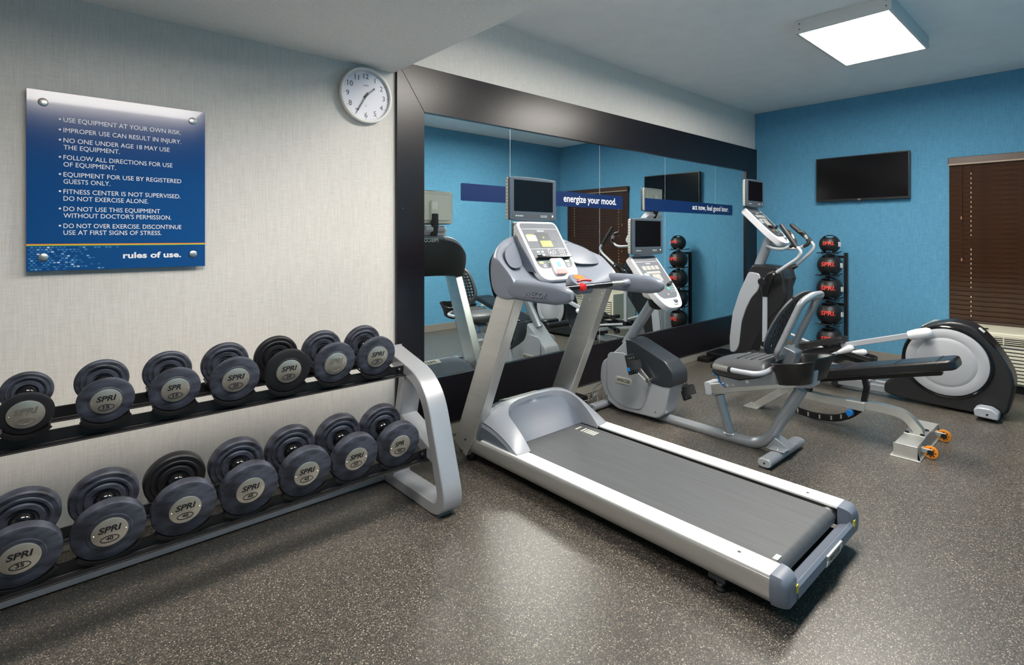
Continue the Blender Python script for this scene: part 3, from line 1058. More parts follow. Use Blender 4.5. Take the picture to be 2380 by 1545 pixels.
for i in range(8):
    t = i / 7
    row = []
    for j in range(25):
        x = TXC - HW + 2 * HW * j / 24
        z0 = hood_z(x, 0)
        row.append((x, hood_y(x, 0) + .24 * t, z0 - (z0 - .15) * t ** 1.8))
    bk.append(row)
rc = MB().grid(bk).build('hood_rear', 'slate_plastic', hood, angle=60)
MB().box(TXC - HW, TXC + HW, -.385, -.36, .05, .152).build('hood_front_face', 'slate_plastic', hood, .004)
Mn = frame_m((TXC - .08, -.574, .3790), (-1, 0, 0), (0, -1, .34))
npb = MB().prism(rrect(.30, .055, .012), -.004, .004, Mn).build('hood_badge', 'name_plate', hood, .001)
lettering('PRECOR', tuple(Mn @ Vector((0, -.016, .005))), (-1, 0, 0), tuple(Mn.to_3x3() @ Vector((0, 1, 0))), 'ink', hood, w=.22, h=.032, align='CENTER', bold=.02, shear=.15)

# console head: lofted shell across the width
secs = [  # x offset, section: bottom back, back, rim outer, rim inner, dash, lip, lip bottom
    (-.464, [(-.785, 1.058), (-.760, 1.17), (-.765, 1.262), (-.82, 1.290), (-.872, 1.240), (-.955, 1.172), (-.985, 1.062)]),
    (-.460, [(-.778, 1.052), (-.742, 1.17), (-.742, 1.275), (-.805, 1.302), (-.865, 1.245), (-.962, 1.174), (-.992, 1.058)]),
    (-.430, [(-.765, 1.050), (-.715, 1.17), (-.705, 1.298), (-.775, 1.322), (-.850, 1.242), (-.965, 1.175), (-.998, 1.055)]),
    (-.360, [(-.735, 1.052), (-.675, 1.19), (-.655, 1.350), (-.715, 1.370), (-.790, 1.230), (-.950, 1.158), (-.975, 1.070)]),
    (-.250, [(-.690, 1.065), (-.630, 1.21), (-.610, 1.410), (-.655, 1.422), (-.720, 1.215), (-.925, 1.122), (-.945, 1.075)]),
    (-.100, [(-.665, 1.075), (-.610, 1.22), (-.595, 1.430), (-.635, 1.438), (-.700, 1.205), (-.920, 1.108), (-.945, 1.075)]),
]
secs = secs + [(-x, p) for x, p in reversed(secs)]
rows = [[(TXC + x, y, z) for y, z in p] for x, p in secs]
shell = MB().grid(rows, True)
shell._add(rows[0], [tuple(range(7))])
shell._add(rows[-1], [tuple(range(7))])
sh = shell.build('console_shell', 'grey_plastic_light', tm, sub=2, angle=180)
bkc = MB().grid([[(TXC + x, p[0][0] + .004, p[0][1]), (TXC + x, p[1][0] + .012, p[1][1]), (TXC + x, p[2][0] + .010, p[2][1] - .03)] for x, p in secs[1:-1]])
bkc.build('rear_cover', 'charcoal_plastic', tm, sub=2, angle=180, solid=.006)
lettering('PRECOR', (TXC - .02, -.588, 1.37), (-1, 0, 0), (0, 0, 1), 'badge_steel', sh, w=.17, h=.030, align='CENTER', bold=.02, shear=.15)
# inner wing panels each side of the display: rounded recessed patches
for s_ in (-1, 1):
    out = rrect(.96, .92, .38, 6, .5, .5)

    def wing_pt(q, v_):
        return (TXC + s_ * (.405 - .20 * q), -.785 - .095 * v_ + .115 * q, 1.318 + .085 * q - (.100 + .085 * q) * v_ - .012 * math.sin(math.pi * v_) + .006)

    rings = [[wing_pt(.5 + (a_ - .5) * k, .5 + (b_ - .5) * k) for a_, b_ in out] for k in (.05, .35, .65, .9, 1.0)]
    wg = MB().grid(rings, True)
    wg._add(rings[0], [tuple(range(len(out)))])
    wg.build('wing_panel', 'wing_grey', sh, angle=180, solid=.003)
for s_ in (-1, 1):
    xg = TXC + s_ * .183
    MB().prism([(-.650, 1.425), (-.735, 1.205), (-.850, 1.195)], xg - .004, xg + .004, XPROF).build('console_gusset', 'slate_plastic', sh)
# handrail arms
for s_ in (-1, 1):
    path = [(TXC + s_ * .425, -.90, 1.116), (TXC + s_ * .425, -.96, 1.116), (TXC + s_ * .422, -1.10, 1.114), (TXC + s_ * .418, -1.24, 1.112), (TXC + s_ * .412, -1.30, 1.112), (TXC + s_ * .407, -1.335, 1.112)]
    sec = smooth_poly([(-.034, -.050), (.034, -.050), (.040, 0), (.034, .055), (-.034, .055), (-.040, 0)], 2)
    ar = MB().sweep(path, sec, (1, 0, 0), True, [1.0, 1.05, 1.08, 1.02, .80, .40]).build('handrail_arm', 'grey_plastic', tm, angle=60)
    if s_ < 0:
        lettering('PRECOR', (TXC + s_ * .425 - .0435, -1.05, 1.095), (0, -1, 0), (0, 0, 1), 'grey_plastic_light', ar, w=.16, h=.030, bold=.02, shear=.15)
    else:
        lettering('PRECOR', (TXC + s_ * .425 + .0435, -1.21, 1.095), (0, 1, 0), (0, 0, 1), 'grey_plastic_light', ar, w=.16, h=.030, bold=.02, shear=.15)
gb = MB().tube([(TXC - .39, -1.095, 1.122), (TXC + .39, -1.095, 1.122)], .0165, 16, (0, 1, 0)).build('grip_bar', 'gloss_black', tm)
for s_ in (-1, 1):
    MB().tube([(TXC + s_ * .21, -1.095, 1.122), (TXC + s_ * .33, -1.095, 1.122)], .0185, 16, (0, 1, 0)).build('pulse_sensor', 'brushed_steel', gb)
    MB().tube([(TXC + s_ * .33, -1.095, 1.122), (TXC + s_ * .385, -1.095, 1.122)], .026, 16, (0, 1, 0), [.75, 1]).build('grip_collar', 'grey_plastic_light', gb)
# stop pod
Mpod = frame_m((TXC - .02, -1.055, 1.148), (1, 0, 0), (0, .80, .45))
pod = MB().prism(fillet_poly([(-.068, -.06), (.068, -.06), (.085, .0), (.055, .065), (-.055, .065), (-.085, .0)], .015), -.05, .012, Mpod).build('stop_pod', 'grey_plastic', tm, .006)
MB().prism(oval(.042, .026, 0, .024), .011, .016, Mpod).build('stop_button', 'orange_plastic', pod, .002)
pa = [Mpod @ Vector((-.06 + .12 * k / 10, -.02 + .012 * math.sin(math.pi * k / 10), .018)) for k in range(11)]
MB().tube(pa, .006, 8, tuple(Mpod.to_3x3() @ Vector((0, 0, 1)))).build('stop_lever', 'red_plastic', pod)
MB().lathe([(0, .03), (.020, .026), (.026, 0), (0, 0)], 20, Mpod @ Matrix.Translation((-.052, -.052, .0)) @ Matrix.Rotation(math.radians(70), 4, 'X')).build('safety_key', 'red_plastic', pod)


# control console helper, used on treadmill, bike and elliptical
def console_panel(t, top, bot, width, xdir, th, style, side_mat='white_plastic'):
    """white tilted console: top and bottom points of its centre line (world), face towards the user"""
    top, bot = Vector(top), Vector(bot)
    H = (top - bot).length
    up = (top - bot).normalized()
    M = frame_m((top + bot) / 2, xdir, up)
    w2, h2 = width / 2, H / 2
    if style == 'treadmill':
        out = fillet_poly([(-w2 * .98, -h2), (w2 * .98, -h2), (w2, h2), (-w2, h2)], [.09, .09, .05, .05], 7)
    else:
        out = fillet_poly([(-w2 * .55, -h2), (w2 * .55, -h2), (w2 * .95, -h2 * .45), (w2, h2), (-w2, h2), (-w2 * .95, -h2 * .45)], [.06, .06, .10, .05, .05, .10], 7)
    body = MB().prism(out, -th, .0, M).build('console', side_mat, t, .008)
    if style == 'treadmill':
        face = fillet_poly([(-w2 * .86, -h2 * .62), (-w2 * .30, -h2 * .62), (-w2 * .26, -h2 * .40), (w2 * .30, -h2 * .40), (w2 * .34, -h2 * .62), (w2 * .86, -h2 * .62), (w2 * .90, h2 * .92), (-w2 * .90, h2 * .92)], [.05, .02, .02, .02, .02, .05, .03, .03], 5)
    else:
        face = fillet_poly([(-w2 * .62, -h2 * .66), (w2 * .62, -h2 * .66), (w2 * .84, -h2 * .2), (w2 * .86, h2 * .94), (-w2 * .86, h2 * .94), (-w2 * .84, -h2 * .2)], [.05, .05, .05, .03, .03, .05], 5)
    fmat = 'panel_grey' if style != 'elliptical' else 'panel_dark'
    fc = MB().prism(face, -.002, .0012, M).build('face_panel', fmat, body)

    def key(cx, cy, w_, h_, m_, nm='key', r=.003, z=.0025):
        MB().prism(rrect(w_, h_, r, 2, cx * w2, cy * h2), .0008, z, M).build(nm, m_, fc)

    key(0, .72, width * .86, .0022, 'key_white', 'panel_line', .0005, .0016)
    lettering('PRECOR', tuple(M @ Vector((0, h2 * .63, .002))), xdir, tuple(up), 'key_white', fc, w=width * .17, h=.008, align='CENTER', bold=.03)
    if style == 'treadmill':
        key(-.02, .32, width * .34, H * .27, 'panel_dark', 'display_surround', .008, .0016)
        key(.02, .20, width * .27, H * .105, 'lcd_green', 'display', .002, .0022)
        key(.0, .42, .014, .010, 'lcd_green', 'indicator', .002, .0022)
        key(.40, .20, width * .15, H * .12, 'bezel_grey', 'keypad_key', .006, .002)
        key(-.58, .40, width * .24, H * .11, 'lcd_grey', 'instruction_label', .004, .0016)
        key(-.62, .515, width * .14, H * .015, 'label_yellow', 'label_header', .001, .0018)
        key(0, .03, width * .88, .0018, 'key_white', 'panel_line', .0005, .0016)
        for r in range(2):
            for c in range(2):
                key(-.58 + c * .20, -.07 - r * .10, .024, .013, 'key_grey')
        for k, (cx, cy) in enumerate(((-.02, -.06), (.02, -.16), (.20, -.09))):
            pts = oval(.013, .016 if k < 2 else .014, cx * w2, cy * h2, 18)
            ins = oval(.011, .014 if k < 2 else .012, cx * w2, cy * h2, 18)
            MB().ring(pts, ins, .0008, .0022, M).build('button_ring', 'key_white', fc)
        for r in range(4):
            for c in range(3):
                key(.48 + c * .11, -.03 - r * .075, .011, .006, 'key_white', 'number_key', .001)
        for cx in (-.66, -.24, .16, .62):
            key(cx, -.42 + .01 * cx, .034, .016, 'lcd_green', 'small_display', .001)
        for sx in (-.55, .62):
            for r in range(3):
                key(sx, -.50 - .035 * r, .026, .002, 'key_white', 'caption', .0005, .0016)
        # reading ledge
        Ml = M @ Matrix.Translation((0, -h2 * .30, 0))
        led = MB().box(-w2 * .82, w2 * .82, -.004, .004, .0, .026, Ml).box(-w2 * .82, -w2 * .60, -.004, .016, .020, .026, Ml).box(w2 * .60, w2 * .82, -.004, .016, .020, .026, Ml)
        led.build('reading_ledge', 'gloss_black', body, .002)
        kn = MB().prism(rrect(width * .32, H * .26, .022, 5, .02 * w2, -h2 * .60), 0, .020, M).build('speed_paddle', 'white_plastic', body, .005)
        MB().prism(rrect(.030, .034, .006, 3, .02 * w2, -h2 * .55), .018, .0225, M).build('start_button', 'green_button', kn)
        MB().prism(rrect(width * .26, H * .07, .008, 3, .02 * w2, -h2 * .79), .012, .0225, M).build('stop_tab', 'red_plastic', kn)
    else:
        for k in range(4):
            key(-.48 + .32 * k, .48, width * .13, H * .075, 'lcd_grey', 'small_display', .002)
        key(-.02, .30, width * .52, H * .045, 'lcd_grey', 'message_display', .002)
        key(.05, .10, width * .30, H * .13, 'lcd_grey', 'display', .002)
        key(-.60, .18, width * .18, H * .11, 'key_grey', 'instruction_label', .003)
        key(.28, -.32, .026, .026, 'green_button', 'start_button', .006, .003)
        key(-.12, -.32, .022, .022, 'orange_plastic', 'stop_button', .008, .003)
        for r in range(3):
            for c in range(3):
                key(.46 + c * .15 - .04 * r, -.28 - r * .075, .013, .009, 'key_grey')
        key(.02, -.52, .020, .012, 'lcd_grey', 'heart_display', .002)
        for sx in (-1, 1):
            Ml = M @ Matrix.Translation((sx * w2 * .42 + .02, -h2 * .17, .006)) @ Matrix.Rotation(sx * .25, 4, 'Z')
            MB().prism(rrect(.075, .020, .009, 3), 0, .018, Ml).build('ledge_tab', 'satin_black', body, .003)
        kn = MB().prism(rrect(.060, .050, .014, 4, .02, -h2 * .80), -.004, .010, M).build('dial_housing', 'white_plastic', body, .004)
        MB().tube([M @ Vector((-.000, -h2 * .80, .004)), M @ Vector((.040, -h2 * .80, .004))], .016, 16, tuple(up)).build('scroll_dial', 'slate_plastic', kn)
    return body


def tv_screen(t, c, w_, h_, xdir, up, th=.055, mount=None, back='cream_plastic'):
    """small exercise-machine television: bezel, display, cream back shell, bracket"""
    M = frame_m(c, xdir, up)
    w2, h2 = w_ / 2, h_ / 2
    outl = fillet_poly([(-w2, -h2), (-w2 * .55, -h2 * 1.045), (0, -h2 * 1.06), (w2 * .55, -h2 * 1.045), (w2, -h2), (w2, h2), (w2 * .55, h2 * 1.035), (0, h2 * 1.05), (-w2 * .55, h2 * 1.035), (-w2, h2)], [.012, 0, 0, 0, .012, .012, 0, 0, 0, .012], 3)
    bz = MB().prism(outl, -.022, 0, M).build('screen_bezel', 'bezel_grey', t, .006)
    MB().prism(rrect(w_ * .835, h_ * .735, .003, 2, 0, h_ * .075), -.001, .0008, M).build('display', 'screen_black', bz)
    MB().prism(rrect(w_ * .90, h_ * .12, .006, 2, 0, -h_ * .40), -.001, .0006, M).build('control_strip', 'panel_dark', bz)
    for k in range(4):
        MB().prism(rrect(.014, .008, .003, 2, -w_ * .37 + k * .017, -h_ * .40), .0004, .0014, M).build('volume_key', 'key_grey', bz)
    for r in range(2):
        for k in range(6):
            MB().prism(rrect(.008, .005, .001, 2, w_ * .15 + k * .0105, -h_ * .385 - r * .008), .0004, .0014, M).build('channel_key', 'key_grey', bz)
    MB().prism(rrect(.012, .012, .002, 2, w_ * .41, -h_ * .39), .0004, .0016, M).build('power_key', 'key_white', bz)
    sh_ = MB().prism(rrect(w_ * .985, h_ * .985, .014, 3), -.048, -.020, M).prism(rrect(w_ * .80, h_ * .80, .02, 3), -th - .012, -.046, M).build('back_shell', back, t, .008)
    for k in range(12):
        yy = -h2 * .86 + k * h_ * .86 / 11
        for sx in (-1, 1):
            MB().box(sx * w2 * .985 - .0005, sx * w2 * .985 + .0005, yy, yy + h_ * .035, -.045, -.026, M).build('vent_slot', 'lcd_grey', sh_)
    for k in range(24):
        MB().box(-w2 * .9 + k * w_ * .9 / 24, -w2 * .9 + k * w_ * .9 / 24 + .005, h2 * .90, h2 * .97, -.0495, -.046, M).build('vent_slot', 'lcd_grey', sh_)
    MB().prism(rrect(.07, h_ * .62, .02, 4, 0, -h_ * .10), -th - .035, -th - .010, M).build('mount_arm', back, t, .006)
    MB().prism(rrect(.05, .06, .004, 2, 0, h_ * .05), -th - .0362, -th - .034, M).build('rating_label', 'outlet_white', sh_)
    return bz


console_panel(tm, (TXC, -.650, 1.512), (TXC, -.892, 1.150), .362, (1, 0, 0), .045, 'treadmill')
MB().prism([(-.652, 1.425), (-.80, 1.205), (-.72, 1.16), (-.60, 1.40)], TXC - .155, TXC + .155, XPROF).build('console_neck', 'slate_plastic', tm, .01)
tv_screen(tm, (TXC, -.635, 1.655), .420, .272, (1, 0, 0), (0, 0, 1))
MB().tube(fillet([(TXC, -.56, 1.42), (TXC, -.545, 1.50), (TXC, -.548, 1.60)], .05), .030, 14).build('screen_post', 'charcoal_plastic', tm)
MB().tube([(TXC - .09, -.56, 1.475), (TXC + .09, -.56, 1.475)], .030, 16, (0, 1, 0)).build('screen_hinge', 'grey_plastic_pale', tm)

# ================================================================== RECUMBENT BIKE
bk_ = thing('recumbent_bike', 'silver recumbent exercise bike with mesh-backed black seat beside the treadmill', 'exercise bike', (3.55, -1.1, 0))
BX = 3.56
bx0, bx1 = BX - .095, BX + .095
# floor beam running back and bending up to the seat rail
path = fillet([(BX, -.40, .032), (BX, -1.36, .024), (BX, -1.62, .030), (BX, -1.845, .455)], [0, .05, .16, 0], 9)
sec = [(.030 * math.cos(2 * math.pi * i / 18), .036 * math.sin(2 * math.pi * i / 18)) for i in range(18)]
MB().sweep(path, [(a * 1.15, b) for a, b in sec]).build('main_beam', 'silver_paint', bk_)
MB().tube([(BX, -1.305, .30), (BX, -1.385, .035)], .033, 18).build('seat_strut', 'silver_paint', bk_)
MB().lathe([(.036, .0), (.046, .002), (.036, .008)], 18, Matrix.Translation((BX, -1.383, .052))).build('weld_collar', 'silver_light', bk_)
# feet: obround bars across
ob = smooth_poly([(-.030, -.026), (.030, -.026), (.045, 0), (.030, .026), (-.030, .026), (-.045, 0)], 2)
for yc, xa, xb, zc in ((-.355, BX - .235, BX + .235, .034), (-1.735, BX - .275, BX + .245, .036)):
    ft = MB().sweep([(xa, yc, zc), (xb, yc, zc)], [(b, a) for a, b in ob], (0, 0, 1)).build('foot_bar', 'silver_paint', bk_, .002)
    for xe, sg in ((xa, -1), (xb, 1)):
        cap = MB().sweep([(xe, yc, zc), (xe + sg * .010, yc, zc)], [(b * .96, a * .97) for a, b in ob], (0, 0, 1)).build('end_cap', 'silver_light', ft, .003)
        MB().tube([(xe + sg * .0098, yc, zc), (xe + sg * .0112, yc, zc)], .006, 10, (0, 0, 1)).build('cap_hole', 'matte_black', cap)
MB().prism([(-1.64, .035), (-1.70, .12), (-1.745, .10), (-1.79, .067), (-1.79, .05)], BX - .045, BX + .045, XPROF).build('foot_gusset', 'silver_paint', bk_, .006)
MB().box(BX - .115, BX + .115, -1.785, -1.690, .064, .070).build('foot_plate', 'silver_paint', bk_, .003)
for dx in (-.09, .09):
    MB().lathe([(0, .006), (.006, .005), (.009, 0)], 10, Matrix.Translation((BX + dx, -1.737, .070))).build('bolt', 'steel', bk_)
# drive shroud
body = [(-.560, .575), (-.470, .490), (-.372, .405), (-.345, .385), (-.323, .335), (-.314, .235), (-.345, .137), (-.410, .060), (-.50, .022), (-.62, .025), (-.862, .035), (-.925, .085), (-.972, .295), (-1.005, .325), (-1.000, .40), (-.93, .475), (-.764, .545), (-.652, .590), (-.60, .595)]
sp = fillet_poly(body, .03, 3)
shr = MB().prism(sp, bx0, bx1, XPROF).build('drive_shroud', 'silver_light', bk_, .014)
cov = [(-.575, .600), (-.588, .481), (-.617, .418), (-.690, .365), (-.813, .294), (-.914, .285), (-.975, .292), (-1.010, .322), (-1.006, .405), (-.935, .482), (-.766, .552), (-.652, .598), (-.61, .604)]
MB().prism(fillet_poly(cov, .02, 3), bx0 - .005, bx1 + .005, XPROF).build('dark_cover', 'dark_cover', shr, .012)
inset = fillet_poly([(-.40, .47), (-.39, .18), (-.47, .085), (-.60, .055), (-.735, .075), (-.80, .29), (-.62, .40), (-.585, .49)], .05, 4)
for xs, sg in ((bx0, -1), (bx1, 1)):
    MB().prism(inset, *sorted((xs, xs + sg * .006)), XPROF).build('side_panel', 'silver_light', shr, .004)
    Mn = frame_m((xs + sg * .008, -.560, .265), (0, sg, 0), (0, 0, 1))
    lb_ = MB().prism(rrect(.155, .052, .022, 4), -.003, .002, Mn).build('name_badge', 'name_plate', shr, .001)
    lettering('IIIPRECOR', tuple(Mn @ Vector((0, -.012, .0026))), (0, sg, 0), (0, 0, 1), 'ink', shr, w=.125, h=.024, align='CENTER', bold=.015, shear=.15)
    for (yy, zz) in ((-.330, .33), (-.395, .105), (-.85, .085), (-.42, .06)):
        MB().tube([(xs + sg * .0005, yy, zz), (xs + sg * .0022, yy, zz)], .0055, 10, (0, 0, 1)).build('screw', 'panel_dark', shr)
# cranks and pedals
cy, cz = -.815, .325
MB().tube([(BX - .15, cy, cz), (BX + .15, cy, cz)], .014, 14, (0, 0, 1)).build('crank_axle', 'steel', bk_)
for sg, ang in ((-1, 132), (1, -48)):
    dy, dz = math.cos(math.radians(ang)), math.sin(math.radians(ang))
    # positive local direction: towards the mirror is +y
    py, pz = cy - dy * .155, cz + dz * .155
    xs = BX + sg * .135
    cr = MB().sweep([(xs, cy, cz), (xs + sg * .02, py, pz)], [(-.007, -.013), (.007, -.013), (.007, .013), (-.007, .013)], (1, 0, 0), True, [1.1, .8]).build('crank_arm', 'alu', bk_, .003)
    MB().tube([(xs - .012, cy, cz), (xs + .012, cy, cz)], .019, 16, (0, 0, 1)).build('crank_cap', 'steel', cr)
    px0, px1 = sorted((xs + sg * .025, xs + sg * .120))
    tl = math.radians(74 if sg < 0 else 70)
    Mp = Matrix.Translation((0, py, pz)) @ Matrix.Rotation(tl, 4, 'X')
    pd = MB().box(px0, px1, -.075, .075, -.012, .012, Mp).build('pedal', 'matte_black', bk_, .006)
    for k in range(3):
        for j in range(4):
            xx = px0 + .02 + k * .028
            yy = -.055 + j * .034
            MB().disc(.004, .011, .014, 8, Mp @ Matrix.Translation((xx, yy, 0))).build('pedal_stud', 'lcd_grey', pd)
    st_ = [Mp @ Vector(((px0 + px1) / 2 + .052 * math.cos(math.pi * k / 12), -.005, .008 + .075 * math.sin(math.pi * k / 12))) for k in range(13)]
    MB().sweep(st_, [(-.034, -.002), (.034, -.002), (.034, .002), (-.034, .002)], tuple(Mp.to_3x3() @ Vector((0, 1, 0)))).build('toe_strap', 'rubber_grip', pd)
    MB().box(px0 - .012 if sg < 0 else px1 - .010, px0 + .010 if sg < 0 else px1 + .012, -.045, -.018, -.006, .016, Mp).build('strap_buckle', 'blue_plastic', pd, .003)
# front post, console, screen
MB().tube([(BX, -.515, .54), (BX, -.765, .905), (BX, -.80, .96)], .040, 20).build('console_post', 'silver_paint', bk_)
MB().tube(fillet([(BX - .02, -.755, .985), (BX - .03, -.775, .880), (BX + .03, -.80, .865), (BX + .11, -.83, .895)], .05), .026, 14, (0, 1, 0)).build('post_boot', 'satin_black', bk_)
console_panel(bk_, (BX + .012, -.655, 1.268), (BX + .012, -.965, .880), .360, (1, 0, 0), .055, 'bike')
MB().prism([(-.66, 1.225), (-.80, 1.03), (-.86, .925), (-.74, .94), (-.60, 1.19)], BX - .10, BX + .12, XPROF).build('console_back', 'cream_plastic', bk_, .02)
tv_screen(bk_, (BX + .025, -.705, 1.415), .418, .278, (1, 0, 0), (0, 0, 1))
MB().tube(fillet([(BX + .02, -.62, 1.20), (BX + .02, -.60, 1.28), (BX + .02, -.615, 1.37)], .04), .026, 14).build('screen_post', 'charcoal_plastic', bk_)
# low side grips by the console
MB().tube([(BX - .16, -.72, 1.085), (BX - .20, -.74, 1.075)], .014, 10, (0, 0, 1)).build('console_knob', 'satin_black', bk_)
# seat rail
rl_ = [(-1.235, .378), (-1.250, .300), (-1.300, .294), (-1.925, .497), (-1.925, .560), (-1.90, .565)]
sr = MB().prism([(-1.235, .372), (-1.250, .302), (-1.925, .500), (-1.925, .560)], BX - .055, BX + .055, XPROF).build('seat_rail', 'alu', bk_, .006)
MB().prism([(-1.255, .366), (-1.260, .318), (-1.60, .42), (-1.60, .47)], BX - .0565, BX + .0565, XPROF).build('rail_slot', 'brushed_steel', sr)
MB().prism(fillet_poly([(-1.222, .385), (-1.238, .296), (-1.285, .304), (-1.27, .392)], .015), BX - .062, BX + .062, XPROF).build('rail_cap', 'silver_light', sr, .004)
cr_ = MB().prism([(-1.37, .445), (-1.375, .375), (-1.72, .47), (-1.73, .60), (-1.55, .53)], BX - .070, BX + .070, XPROF).build('seat_carriage', 'silver_paint', bk_, .004)
for (yy, zz, rr2) in ((-1.40, .40, .009), (-1.44, .41, .007), (-1.535, .452, .012), (-1.60, .50, .011)):
    MB().tube([(BX - .073, yy, zz), (BX - .069, yy, zz)], rr2, 12, (0, 0, 1)).build('bolt', 'steel', cr_)
# blue adjustment levers
for sg in (-1, 1):
    MB().tube(fillet([(BX + sg * .075, -1.30, .455), (BX + sg * .075, -1.335, .462), (BX + sg * .074, -1.345, .41), (BX + sg * .073, -1.385, .385)], .018), .006, 8).build('adjust_lever', 'blue_plastic', bk_)
# seat cushion with stitched grooves
seat = fillet_poly([(-1.295, .520), (-1.335, .480), (-1.52, .478), (-1.70, .535), (-1.70, .625), (-1.53, .615), (-1.375, .592), (-1.31, .565)], .03, 5)
rows = []
for k in range(13):
    q = -1 + 2 * k / 12
    sc = (1 - abs(q) ** 5) ** .35 if abs(q) < 1 else 0
    rows.append([(BX + .200 * q, y + (.055 * q * q if y > -1.45 else 0) * (-1), .535 + (z - .535) * (.45 + .55 * sc)) for y, z in seat])
st2 = MB().grid(rows, True)
st2._add(rows[0], [tuple(range(len(seat)))])
st2._add(rows[-1], [tuple(range(len(seat)))])
so_ = st2.build('seat_cushion', 'seat_vinyl', bk_, angle=60)
for r in range(4):
    for c in range(6):
        xx = BX - .12 + c * .048 + (.02 if r % 2 else 0)
        yy = -1.50 - r * .045
        zz = .612 + (-yy - 1.50) * .075
        MB().box(xx - .017, xx + .017, yy - .004, yy + .004, zz - .004, zz + .002).build('seat_groove', 'matte_black', so_)
MB().prism([(-1.32, .50), (-1.36, .475), (-1.52, .470), (-1.66, .515), (-1.66, .54), (-1.40, .52)], BX - .16, BX + .16, XPROF).build('seat_pan', 'matte_black', bk_, .01)
# mesh backrest: shell with rows of slots, carried by a bent tube
bu, bl_ = Vector((0, -.262, .425)), None
b0 = Vector((BX, -1.632, .632))
brow = []


def back_pt(x, t, off=0.0):
    """point on the backrest surface: t up the back, x across; slightly cupped and curved"""
    y = -1.680 - .085 * t - .125 * t ** 2.2 + .018 * (x / .2) ** 2
    z = .655 + .420 * t
    return (BX + x, y - off * .86, z - off * .4 + .0)


def back_half(t):
    return .205 * (1 - (2 * t - 1) ** 6 * .45) * (1 - .12 * t)


fr_o, fr_i = [], []
NB = 40
for k in range(NB):
    a = 2 * math.pi * k / NB
    ca, sa = math.cos(a), math.sin(a)
    ex = math.copysign(abs(ca) ** .55, ca)
    ey = math.copysign(abs(sa) ** .55, sa)
    for lst, kx, kt in ((fr_o, 1.0, .5), (fr_i, .76, .405)):
        t = .5 + kt * ey
        lst.append((ex * .178 * kx * (1 - .12 * t), t))
r0 = [back_pt(x, t) for x, t in fr_o]
r1 = [back_pt(x * .90, .5 + (t - .5) * .96, -.018) for x, t in fr_o]
r2 = [back_pt(x, t, -.016) for x, t in fr_i]
r3 = [back_pt(x, t, .004) for x, t in fr_i]
bsh = MB()
for k in range(NB):
    pass
bsh.grid([list(p) for p in zip(r0, r1, r2, r3, r0)] + [[r0[0], r1[0], r2[0], r3[0], r0[0]]])
bo = bsh.build('backrest_frame', 'seat_vinyl', bk_, angle=70)
for c in range(7):
    xx = -.120 + c * .040
    pts = [back_pt(xx, .08 + .84 * k / 8, -.006) for k in range(9)]
    MB().sweep(pts, [(-.008, -.004), (.008, -.004), (.008, .004), (-.008, .004)]).build('mesh_rib', 'satin_black', bo)
for r in range(11):
    t = .10 + .80 * r / 10
    pts = [back_pt(-.134 + .268 * k / 6, t, -.004) for k in range(7)]
    MB().sweep(pts, [(-.007, -.004), (.007, -.004), (.007, .004), (-.007, .004)], (0, .4, .9)).build('mesh_band', 'satin_black', bo)
lp = []
for s_, ps in ((1, [(.09, -1.738, .660), (.130, -1.752, .692), (.125, -1.890, 1.015), (.085, -1.932, 1.055)]),):
    left = [(BX - a, y, z) for a, y, z in ps]
    right = [(BX + a, y, z) for a, y, z in reversed(ps)]
    lp = left + right
MB().tube(fillet(lp, .045, 6), .0215, 16, (0, .9, -.4)).build('backrest_tube', 'silver_paint', bk_)
MB().prism(fillet_poly([(-1.70, .60), (-1.80, .57), (-1.835, .69), (-1.745, .72)], .015), BX - .055, BX + .055, XPROF).build('backrest_clamp', 'silver_paint', bk_, .008)
MB().box(BX - .10, BX + .10, -1.76, -1.72, .635, .675).build('backrest_crossbar', 'silver_paint', bk_, .01)
# side grips beside the seat
for sg in (-1, 1):
    hp = fillet([(BX + sg * .09, -1.73, .590), (BX + sg * .25, -1.70, .560), (BX + sg * .262, -1.55, .556), (BX + sg * .250, -1.40, .560)], .07, 6)
    hb = MB().tube(hp, .0165, 14, (0, 0, 1)).build('side_grip', 'silver_light', bk_)
    MB().tube([(BX + sg * .2575, -1.50, .5575), (BX + sg * .250, -1.395, .560)], .019, 14, (0, 0, 1)).build('pulse_sensor', 'brushed_steel', hb)
    MB().tube([(BX + sg * .250, -1.395, .560), (BX + sg * .249, -1.383, .560)], .020, 14, (0, 0, 1)).build('grip_end', 'satin_black', hb)
    MB().tube([(BX + sg * .259, -1.518, .557), (BX + sg * .2578, -1.50, .5575)], .020, 14, (0, 0, 1)).build('grip_collar', 'satin_black', hb)
# bottle and accessory tray behind the seat
tr_out = fillet_poly([(-.175, -1.71), (-.10, -1.745), (-.02, -1.735), (.06, -1.76), (.10, -1.80), (.215, -1.74), (.235, -1.86), (.16, -2.00), (.03, -1.98), (-.06, -1.93), (-.13, -1.975), (-.205, -1.92), (-.215, -1.80)], .05, 4)
cx_t, cy_t = -.01, -1.85
rows = []
for sc, z in ((.50, .505), (.66, .505), (.80, .575), (.93, .630), (1.0, .640), (1.02, .636), (.98, .622), (.84, .565), (.74, .498), (.50, .490)):
    rows.append([(BX + cx_t + (x - cx_t) * sc, cy_t + (y - cy_t) * sc, z + .20 * (-(cy_t + (y - cy_t) * sc) - 1.80)) for x, y in tr_out])
tr = MB().grid(rows, True)
tr._add(rows[0], [tuple(range(len(tr_out)))])
tr._add(rows[-1], [tuple(range(len(tr_out)))])
tr.build('accessory_tray', 'satin_black', bk_, angle=60)
MB().prism(fillet_poly([(-1.83, .47), (-1.93, .49), (-1.945, .60), (-1.86, .58)], .015), BX - .06, BX + .06, XPROF).build('tray_bracket', 'silver_light', bk_, .008)

